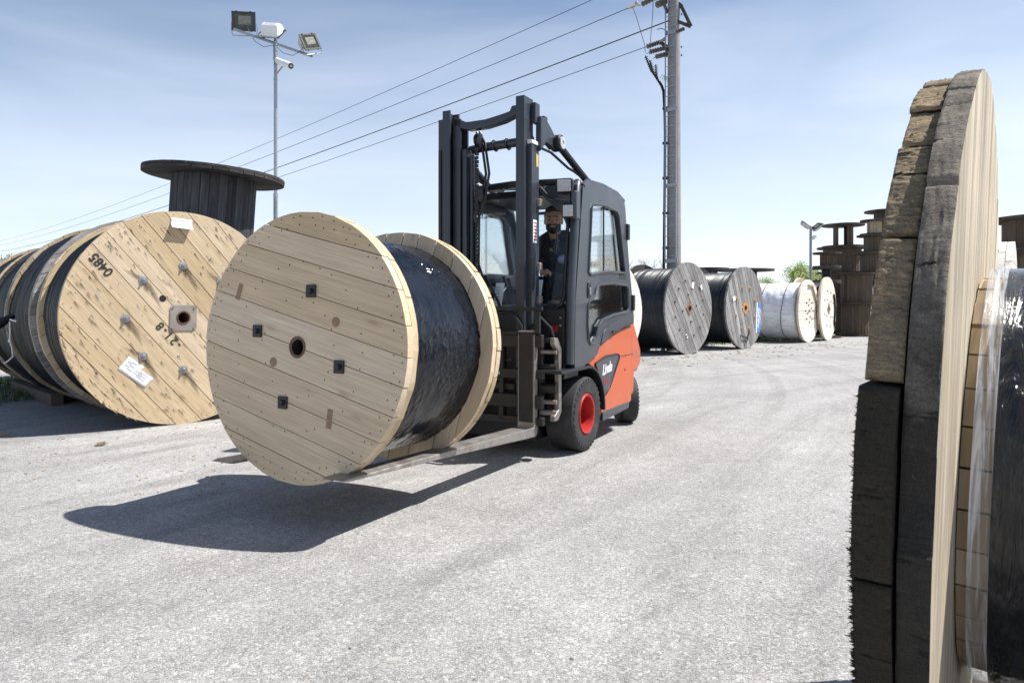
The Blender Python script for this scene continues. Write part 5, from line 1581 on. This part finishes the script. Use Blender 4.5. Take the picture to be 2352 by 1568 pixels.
# the small mast far right
Z2 = 34.0
b2 = Vector((at(1862, 700, Z2).x, Z2, 0))
fr_ = empty('floodlight_mast', T(b2), 'slim dark mast with two tilted floodlights beside the stacked drums', 'floodlight mast')
tz = at(0, 521, Z2).z
MB().tube([(0, 0, 0), (0, 0, tz)], [.075, .06], 12).ob('pole', M['pole_steel'], fr_, None)
for s, dx in ((-1, -.22), (1, .30)):
    floodlight(fr_, T((dx, 0, tz + .12 - .1 * (s > 0))) @ rot(R_(35 * -s), 'Y') @ rot(R_(-75), 'X'), .52, .42, .16, 'lens')
MB().bar((-.3, 0, tz - .02), (.4, 0, tz - .06), .06, .05).ob('crossbar', M['iron'], fr_, None, smooth=False)
MB().tube([(0, 0, tz - .62), (.20, -.02, tz - .58)], .05, 10).tube([(.1, -.02, tz - .5), (.22, -.2, tz - .5)], .06, 10).ob('security_camera', M['white_paint'], fr_, None)

# ------------------------------------------------------------------ utility pole
ZU = 17.6
pb_ = Vector(((1548 - 1176) / F * ZU, ZU, 0))
up_ = empty('utility_pole', T(pb_), 'thick grey concrete utility pole with a ladder and black riser cable', 'utility pole')
def U(x, y, dY=0.0):
    return at(x, y, ZU + dY) - pb_
Htop = 10.4
MB().tube([(0, 0, 0), (0, 0, Htop)], [.192, .145], 36).tube([(0, 0, 2.02), (0, 0, 2.032)], .1905, 36).tube([(0, 0, 1.55), (0, 0, 1.562)], .191, 36).ob('pole_shaft', M['concrete'], up_, None)
def rad(z):
    return .192 - .047 * z / Htop
dl = Vector((-.55, -.835, 0)).normalized()
sd = Vector((.835, -.55, 0)).normalized()
rails = {}
for s in (-1, 1):
    pts = [dl * (rad(z) + .07) + sd * .145 * s + Vector((0, 0, z)) for z in (2.33, Htop - .2)]
    MB().bar(pts[0], pts[1], .022, .030, up=dl).ob('ladder_rail', M['steel'], up_, None, smooth=False)
z = 2.42
rb = MB()
nr = 0
while z < Htop - .3:
    o = dl * (rad(z) + .07)
    MB().tube([o - sd * .145 + Vector((0, 0, z)), o + sd * .145 + Vector((0, 0, z))], .009, 6).ob('ladder_rung', M['steel'], up_, None)
    z += .255
for y_ in (600, 429, 255, 80):
    p = U(1548, y_)
    z = p.z
    o = dl * (rad(z) + .02)
    MB().bar(o - sd * .17 + Vector((0, 0, z)), o + sd * .17 + Vector((0, 0, z)), .05, .10).ob('ladder_bracket', M['steel'], up_, None, smooth=False)
# steel channel and riser cable
MB().box((-.335, -.06, 0), (-.235, .04, 1.86)).ob('cable_channel', M['pole_steel'], up_, None, bevel=.006)
rc = [(-.275, -.03, 1.8), (-.265, -.03, 2.5), (-.245, -.03, 4.2), (-.235, -.03, 5.6), (-.245, -.03, 6.1)] + [tuple(U(*p, -.03)) for p in ((1524, 210), (1520, 198), (1514, 188))]
MB().tube(rc, .036, 10).ob('riser_cable', M['cable'], up_, None)
for i, (x, y) in enumerate(((1482, 128), (1492, 138), (1506, 148))):
    q = U(x, y, -.03 - .06 * i)
    w_ = U(1514, 190, -.03)
    MB().tube([q, q.lerp(w_, .5) + Vector((-.03, 0, -.03)), w_], [.012, .022, .024], 8).ob('cable_tail', M['cable'], up_, None)
    sh = MB()
    for k in range(9):
        t = .06 + k * .06
        c = q.lerp(w_, t) + Vector((-.03 * t * 1.6, 0, -.03 * t * 1.6))
        dd = (w_ - q).normalized() * .006
        sh.tube([c - dd, c + dd], .046, 10)
    sh.ob('termination_shed', M['iron'], up_, None)
for x0_, y0_ in ((1524, 250), (1522, 330), (1521, 410), (1520, 490), (1520, 570)):
    p = U(x0_, y0_)
    MB().box((-.30, -.07, p.z - .03), (-.12, .0, p.z + .03)).ob('cable_clamp', M['iron'], up_, None, smooth=False)
wr_ = MB()
for k in range(4):
    p = U(1516 + k * 4, 180 + k * 3, -.05)
    wr_.tube([p, p + Vector((.05, 0, .08)), p + Vector((.12, 0, .06)), p + Vector((.10, 0, -.03))], .006, 5)
wr_.ob('earth_loop', M['wire'], up_, None)
def insulator(a, b_, n=11, r=.055, rc_=.018):
    n, r = max(4, int(n * .62)), r * 1.15
    mb = MB().tube([a, b_], rc_, 10)
    for k in range(n):
        c = a.lerp(b_, (k + .5) / n)
        dd = (b_ - a).normalized() * .008
        mb.tube([c - dd, c, c + dd], [r * .5, r, r * .6], 12)
    return mb.ob('insulator', M['porcelain'], up_, None, ang=30)
insulator(U(1485, 108, -.15), U(1517, 97, 0), 11)
insulator(U(1492, 120, -.3), U(1526, 111, -.1), 11)
insulator(U(1506, 131, -.45), U(1533, 124, -.2), 9)
MB().bar(U(1516, 97, 0), U(1536, 112, 0), .07, .08).ob('bracket_arm', M['iron'], up_, None, smooth=False)
MB().bar(U(1524, 111, -.12), U(1536, 118, 0), .05, .05).ob('bracket_arm', M['iron'], up_, None, smooth=False)
for a, b_ in (((1478, 111), (1486, 108)), ((1485, 124), (1493, 120)), ((1500, 135), (1507, 131))):
    MB().tube([U(*a, -.2), U(*b_, -.2)], .010, 5).ob('terminal', M['steel'], up_, None)
# crossarm with strut on the right, arm on the left, strain insulators
MB().bar(U(1535, -8), U(1566, 16, -.1), .08, .09).bar(U(1565, 14, -.1), U(1587, 60, -.25), .07, .08).bar(U(1553, 48, -.1), U(1586, 62, -.25), .06, .07).ob('crossarm', M['iron'], up_, None, smooth=False)
MB().bar(U(1519, -6), U(1533, 30), .07, .06).bar(U(1534, -40), U(1440, -36, -.6), .09, .09).bar(U(1534, -40), U(1640, -44, .6), .09, .09).ob('crossarm', M['iron'], up_, None, smooth=False)
insulator(U(1474, 11, -.4), U(1506, -6, -.2), 9, .06)
insulator(U(1508, 12, -.4), U(1530, 3, -.2), 7, .075)
insulator(U(1553, 74, -.35), U(1572, 66, -.25), 6, .045)
MB().box(U(1575, 52, -.3), U(1582, 60, -.2)).ob('arm_shoe', M['iron'], up_, None, smooth=False)
MB().tube([U(1441, 20, -.5), U(1458, 12, -.45)], [.03, .045], 8).tube([U(1460, 6, -.45), U(1471, 14, -.4)], [.05, .02], 6).ob('wire_clamp', M['steel_rust'], up_, None)
MB().tube([U(1513, 97, -.05), U(1528, 90, -.02)], [.02, .05], 8).ob('wire_clamp', M['steel_rust'], up_, None)
MB().tube([U(1453, 17, -.5), U(1462, 40, -.45), U(1472, 75, -.3), U(1481, 104, -.2), U(1482, 122, -.1)], .008, 5).ob('jumper_wire', M['wire'], up_, None)
MB().tube([U(1500, 2, -.4), U(1499, 40, -.4), U(1494, 90, -.3), U(1492, 126, -.2)], .008, 5).ob('jumper_wire', M['wire'], up_, None)
MB().tube([U(1509, 68, -.1), U(1520, 66, -.1), U(1530, 71, -.05), U(1537, 78, 0)], .010, 5).ob('jumper_wire', M['wire'], up_, None)
for y_ in (108, 127, 33):
    MB().lathe([(0, 0), (.03, 0), (.025, .03), (0, .03)], 8, T(U(1564, y_)) @ rot(R_(-90), 'Z')).ob('bolt', M['iron'], up_, None)

# overhead wires towards the next pole far to the left
def power_line(p_near, via, r, label):
    """p_near, via: picture points with depths; a sagging wire through them."""
    pts = []
    A, B = at(*p_near), at(*via[-1])
    mids = [at(*v) for v in via]
    n = 60
    sag = 1.3
    for i in range(n + 1):
        t = i / n
        p = A.lerp(B, t)
        p.z -= sag * 4 * t * (1 - t)
        pts.append(p)
    o = MB().tube(pts, r, 5).ob('power_line', M['wire'], None, None)
    tag(o, label, 'overhead wire', 'overhead wires')
power_line((1440, -36, 17.0), [(-90, 568, 95)], .009, 'highest overhead wire, leaving the photo at its top edge')
power_line((1441, 20, 17.1), [(-90, 575, 95)], .010, 'second overhead wire from the top, clamped to the hanging insulator string')
power_line((1536, 48, 17.5), [(-90, 588, 95)], .017, 'thickest overhead wire, third from the top, anchored on the pole itself')
power_line((1514, 97, 17.55), [(-90, 596, 95)], .010, 'lowest overhead wire, ending in a clamp over the three ribbed insulators')

# ------------------------------------------------------------------ trees
def tree(label, x, y, h_, spread, seed, levels=6, leaf=None, leaf_n=0, name='bare_tree', trunk_r=None, group='trees beyond the yard', forks=3):
    rnd = random.Random(seed)
    h = h_ * 1.35
    root = empty(name, T((x, y, 0)), label, 'tree', group)
    tk, cr = MB(), MB()
    tips = []
    def grow(p, d, ln, r, lv):
        mid_ = p + d * ln * .5 + Vector((rnd.uniform(-1, 1), rnd.uniform(-1, 1), 0)) * ln * .05
        e = p + d * ln
        (tk if lv < 2 else cr).tube([p, mid_, e], [r, r * .85, r * .7], 6 if lv < 2 else (4 if lv < 4 else 3), caps=False)
        if lv >= levels - 3:
            tips.append((e, d))
        if lv >= levels:
            return
        for k in range(forks if lv else forks + 1):
            ax = Vector((rnd.uniform(-1, 1), rnd.uniform(-1, 1), rnd.uniform(-.25, .45))).normalized()
            nd = (d * (1.0 if k else 1.4) + ax * spread + Vector((0, 0, .12))).normalized()
            grow(p.lerp(e, rnd.uniform(.6, 1.0)) if k else e, nd, ln * rnd.uniform(.62, .82), r * rnd.uniform(.48, .62), lv + 1)
    grow(Vector((0, 0, 0)), Vector((0, 0, 1)), h * .27, trunk_r or h * .022, 0)
    tk.ob('trunk', M['bark'], root, None, fix=False)
    cr.ob('crown', M['bark'], root, None, fix=False)
    if leaf:
        lf = MB()
        for i in range(leaf_n):
            c, d = tips[rnd.randrange(len(tips))]
            c = c + Vector((rnd.gauss(0, 1), rnd.gauss(0, 1), rnd.gauss(0, .8))) * h * .035
            s = h * rnd.uniform(.006, .014)
            u = Vector((rnd.uniform(-1, 1), rnd.uniform(-1, 1), rnd.uniform(-1, 1))).normalized()
            v = u.orthogonal().normalized()
            lf.add([c - u * s, c + v * s * .6, c + u * s, c - v * s * .6], [(0, 1, 2, 3)])
        lf.ob('foliage', M[leaf], root, None, smooth=False, fix=False)
    return root
tree('bare leafless tree with fine twigs at the left edge behind the drums', -44.0, 60, 4.9, .75, 1, leaf='leaf_dark', leaf_n=3500)
tree('low bare tree just right of the one at the left edge', -43, 66, 3.9, .8, 2, leaf='leaf_dark', leaf_n=1500)
tree('bare tree seen through the windscreen of the forklift', -1.3, 62, 6.6, .8, 3)
tree('smaller bare tree showing between the cab mast rails', 1.8, 70, 5.6, .8, 4)
tree('bare tree right behind the cab and left of the concrete pole', 13.2, 70, 5.8, .85, 5)
tree('bare tree partly hidden by the rear corner of the cab', 10.4, 68, 5.4, .85, 6)
tree('bushy spring green tree left of the slim mast', 19.0, 46, 3.45, .9, 7, leaf='leaf_spring', leaf_n=6500, name='leafy_tree')
tree('bushy spring green tree behind the slim mast', 21.0, 47, 3.9, .9, 8, leaf='leaf_spring', leaf_n=7500, name='leafy_tree')
tree('low green bush left of the spring green trees', 17.2, 45, 2.9, .9, 9, leaf='leaf_spring', leaf_n=3500, name='leafy_tree')
tree('green tree between the slim mast and the leftmost stack of drums', 22.8, 46, 3.4, .9, 10, leaf='leaf_spring', leaf_n=5000, name='leafy_tree')
# far hedge along the yard's edge
hm = MB()
rn = random.Random(12)
for i in range(9000):
    x = rn.uniform(-160, 170)
    y = 120 + rn.gauss(0, 1.5)
    top_ = 1.6 + .9 * noise.noise(Vector((x * .08, 0, 3))) + .5 * noise.noise(Vector((x * .5, 2, 3)))
    c = Vector((x, y, rn.uniform(0, max(.4, top_))))
    s = rn.uniform(.2, .5)
    u = Vector((rn.uniform(-1, 1), rn.uniform(-1, 1), rn.uniform(-1, 1))).normalized()
    v = u.orthogonal().normalized()
    hm.add([c - u * s, c + v * s, c + u * s, c - v * s], [(0, 1, 2, 3)])
tag(hm.ob('hedge', M['leaf_dark'], None, None, smooth=False, fix=False), 'low straggly hedge along the far edge of the yard', 'hedge', None, 'stuff')

# ------------------------------------------------------------------ small things on the ground
for dx in (-.05, -.75):
    c_ = Vector((1.042, 1.586, 0)) + Vector((math.sin(fb), -math.cos(fb), 0)) * (-dx - .02)
    e_ = Vector((math.cos(fb), math.sin(fb), 0)) * .5
    tb = MB().bar(c_ - e_ + Vector((0, 0, .049)), c_ + e_ + Vector((0, 0, .049)), .14, .096).ob('bearer_timber', M['beam'], None, None, bevel=.005)
    tag(tb, 'bearer timber beneath the battered flange of the foreground drum' if dx > -.5 else 'bearer timber beneath the middle of the foreground drum', 'timber')
tb = MB().bar((-5.34, 8.02, .065), (-6.9, 9.5, .065), .13, .13).ob('bearer_timber', M['beam'], None, None, bevel=.008)
tag(tb, 'old timber beam lying under the left row of drums', 'timber')
tb = MB().bar((-4.2, 8.9, .07), (-6.2, 10.2, .07), .15, .14).ob('bearer_timber', M['beam'], None, None, bevel=.008)
tag(tb, 'second timber beam deeper in the shade under the left row', 'timber')
st = at(1650, 782, 20.6)
pm_ = MB()
rn = random.Random(4)
cc = Vector(((1650 - 1176) / F * 20.9, 20.9, 0))
for i in range(26):
    p = cc + Vector((rn.gauss(0, .14), rn.gauss(0, .12), rn.uniform(.0, .10)))
    q = p + Vector((rn.uniform(-.2, .2), rn.uniform(-.1, .1), rn.uniform(-.02, .06)))
    pm_.bar(p, q + Vector((.01, .01, 0)), rn.uniform(.02, .05), rn.uniform(.01, .03))
tag(pm_.ob('wood_scraps', M['shard'], None, None, smooth=False), 'little heap of brown wood scraps in front of the white wrapped drum', 'scraps', None, 'stuff')

# white cord hanging from the tarpaulin
q0 = at(22, 738, 7.02)
cb = MB()
cb.tube([q0 + Vector((-.10, 0, .015)), q0 + Vector((-.05, 0, .05)), q0 + Vector((0, 0, .02)), q0 + Vector((.07, 0, .0))], .009, 6)
cb.tube([q0, q0 + Vector((.005, 0, -.10)), q0 + Vector((.0, 0, -.20)), q0 + Vector((.03, -.01, -.27)), q0 + Vector((.035, 0, -.36)), q0 + Vector((-.02, 0, -.41)), q0 + Vector((-.06, 0, -.43))], .0065, 6)
cb.ell(q0 + Vector((.0, 0, -.20)), (.016, .014, .016))
tag(cb.ob('cord', M['rope'], None, None), 'white knotted cord hanging down the dark wrapped drum at the left edge', 'cord')
hd_ = MB().tube([q0 + Vector((-.22, .02, -.08)), q0 + Vector((-.1, .0, -.02)), q0 + Vector((.02, .02, .06))], [.055, .05, .03], 10)
tag(hd_.ob('tarpaulin_end', M['foil_dull'], None, None), 'gathered black end of the tarpaulin tied with the white cord', 'tarpaulin')

# splinters, twigs and leaves strewn on the asphalt
db = MB()
rn = random.Random(21)
def chip(x, y, s, long=3.0):
    a = rn.uniform(0, 3.14)
    d = Vector((math.cos(a), math.sin(a), rn.uniform(-.1, .15)))
    p = Vector((x, y, .004 + s * .12))
    db.bar(p - d * s * long / 2, p + d * s * long / 2, s, s * .35)
for i in range(260):
    x = rn.uniform(-6.5, -1.5)
    y = rn.uniform(4.2, 7.2) + (abs(x) - 3) * .15
    chip(x, y, rn.uniform(.003, .011) * (1.8 if rn.random() < .05 else 1))
for i in range(200):
    chip(rn.uniform(-4, 3), rn.uniform(2.0, 9), rn.uniform(.002, .006))
for i in range(260):
    t = rn.random()
    chip(2.2 + 9 * t + rn.uniform(-1.0, 1.5), 14.4 + 8.0 * t + rn.uniform(-1.6, .6), rn.uniform(.006, .030))
tag(db.ob('wood_debris', M['shard'], None, None, smooth=False, fix=False), 'splinters and bits of bark strewn over the asphalt', 'debris', None, 'stuff')
for (x_, y_, w, lab) in ((5, 1002, .085, 'bundle of splintered wood lying at the left edge of the asphalt'), (232, 1023, .075, 'pale wood splinter lying on the asphalt below the stencilled drum')):
    Y = F * CAM_H / (y_ - 700)
    p = at(x_, y_, Y)
    p.z = 0
    cm_ = MB()
    for k in range(7):
        a = rn.uniform(-.4, .9)
        d = Vector((math.cos(a), math.sin(a) * .6, rn.uniform(0, .2)))
        o = Vector((rn.uniform(-.02, .02), rn.uniform(-.02, .02), .008 + k * .003))
        cm_.bar(p + o - d * w * .5, p + o + d * w * rn.uniform(.3, .6), .012, .006)
    tag(cm_.ob('wood_splinter', M['shard'], None, None, smooth=False), lab, 'splinter')
# loose grit
gr = MB()
rn = random.Random(31)
for i in range(2600):
    y = 1.25 + rn.random() ** 1.6 * 7
    x = rn.uniform(-.78, .78) * y
    s = rn.uniform(.0018, .0045) * (1.5 if rn.random() < .06 else 1)
    V = [Vector((rn.uniform(-1, 1), rn.uniform(-1, 1), 0)).normalized() * s for _ in range(2)]
    c = Vector((x, y, 0))
    a = rn.uniform(0, 6.28)
    ring = [c + Vector((math.cos(a + k * 1.26) * s * rn.uniform(.7, 1.2), math.sin(a + k * 1.26) * s * rn.uniform(.7, 1.2), 0)) for k in range(5)]
    top_ = [q + (c - q) * .4 + Vector((0, 0, s * rn.uniform(.5, .9))) for q in ring]
    gr.add(ring + top_, [(0, 1, 6, 5), (1, 2, 7, 6), (2, 3, 8, 7), (3, 4, 9, 8), (4, 0, 5, 9), (5, 6, 7, 8, 9)])
tag(gr.ob('grit', plain('loose_grit', (.42, .41, .40), rough=.9, var=.3, nscale=60), None, None, smooth=False, fix=False), 'loose stone grit on the asphalt', 'grit', None, 'stuff')
# grass in the shade and behind the drums
gs = MB()
rn = random.Random(51)
def tuft(x, y, h):
    for k in range(5):
        a = rn.uniform(0, 6.28)
        l = Vector((math.cos(a), math.sin(a), 0)) * h * rn.uniform(.1, .6)
        w = Vector((-math.sin(a), math.cos(a), 0)) * h * .05
        p = Vector((x + rn.uniform(-.03, .03), y + rn.uniform(-.03, .03), 0))
        gs.add([p - w, p + w, p + l + Vector((0, 0, h))], [(0, 1, 2)])
for i in range(1500):
    tuft(-8.6 + rn.random() * 2.6, 7.9 + rn.random() * 3.0, rn.uniform(.04, .12))
for i in range(2200):
    t = rn.random()
    tuft(3.6 + 8 * t - rn.uniform(.2, 2.2), 17.2 + 6.6 * t + rn.uniform(0, 2.2), rn.uniform(.04, .12))
tag(gs.ob('grass', M['grass'], None, None, smooth=False, fix=False), 'sparse short grass under and behind the drums', 'grass', None, 'stuff')
bpy.context.view_layer.update()
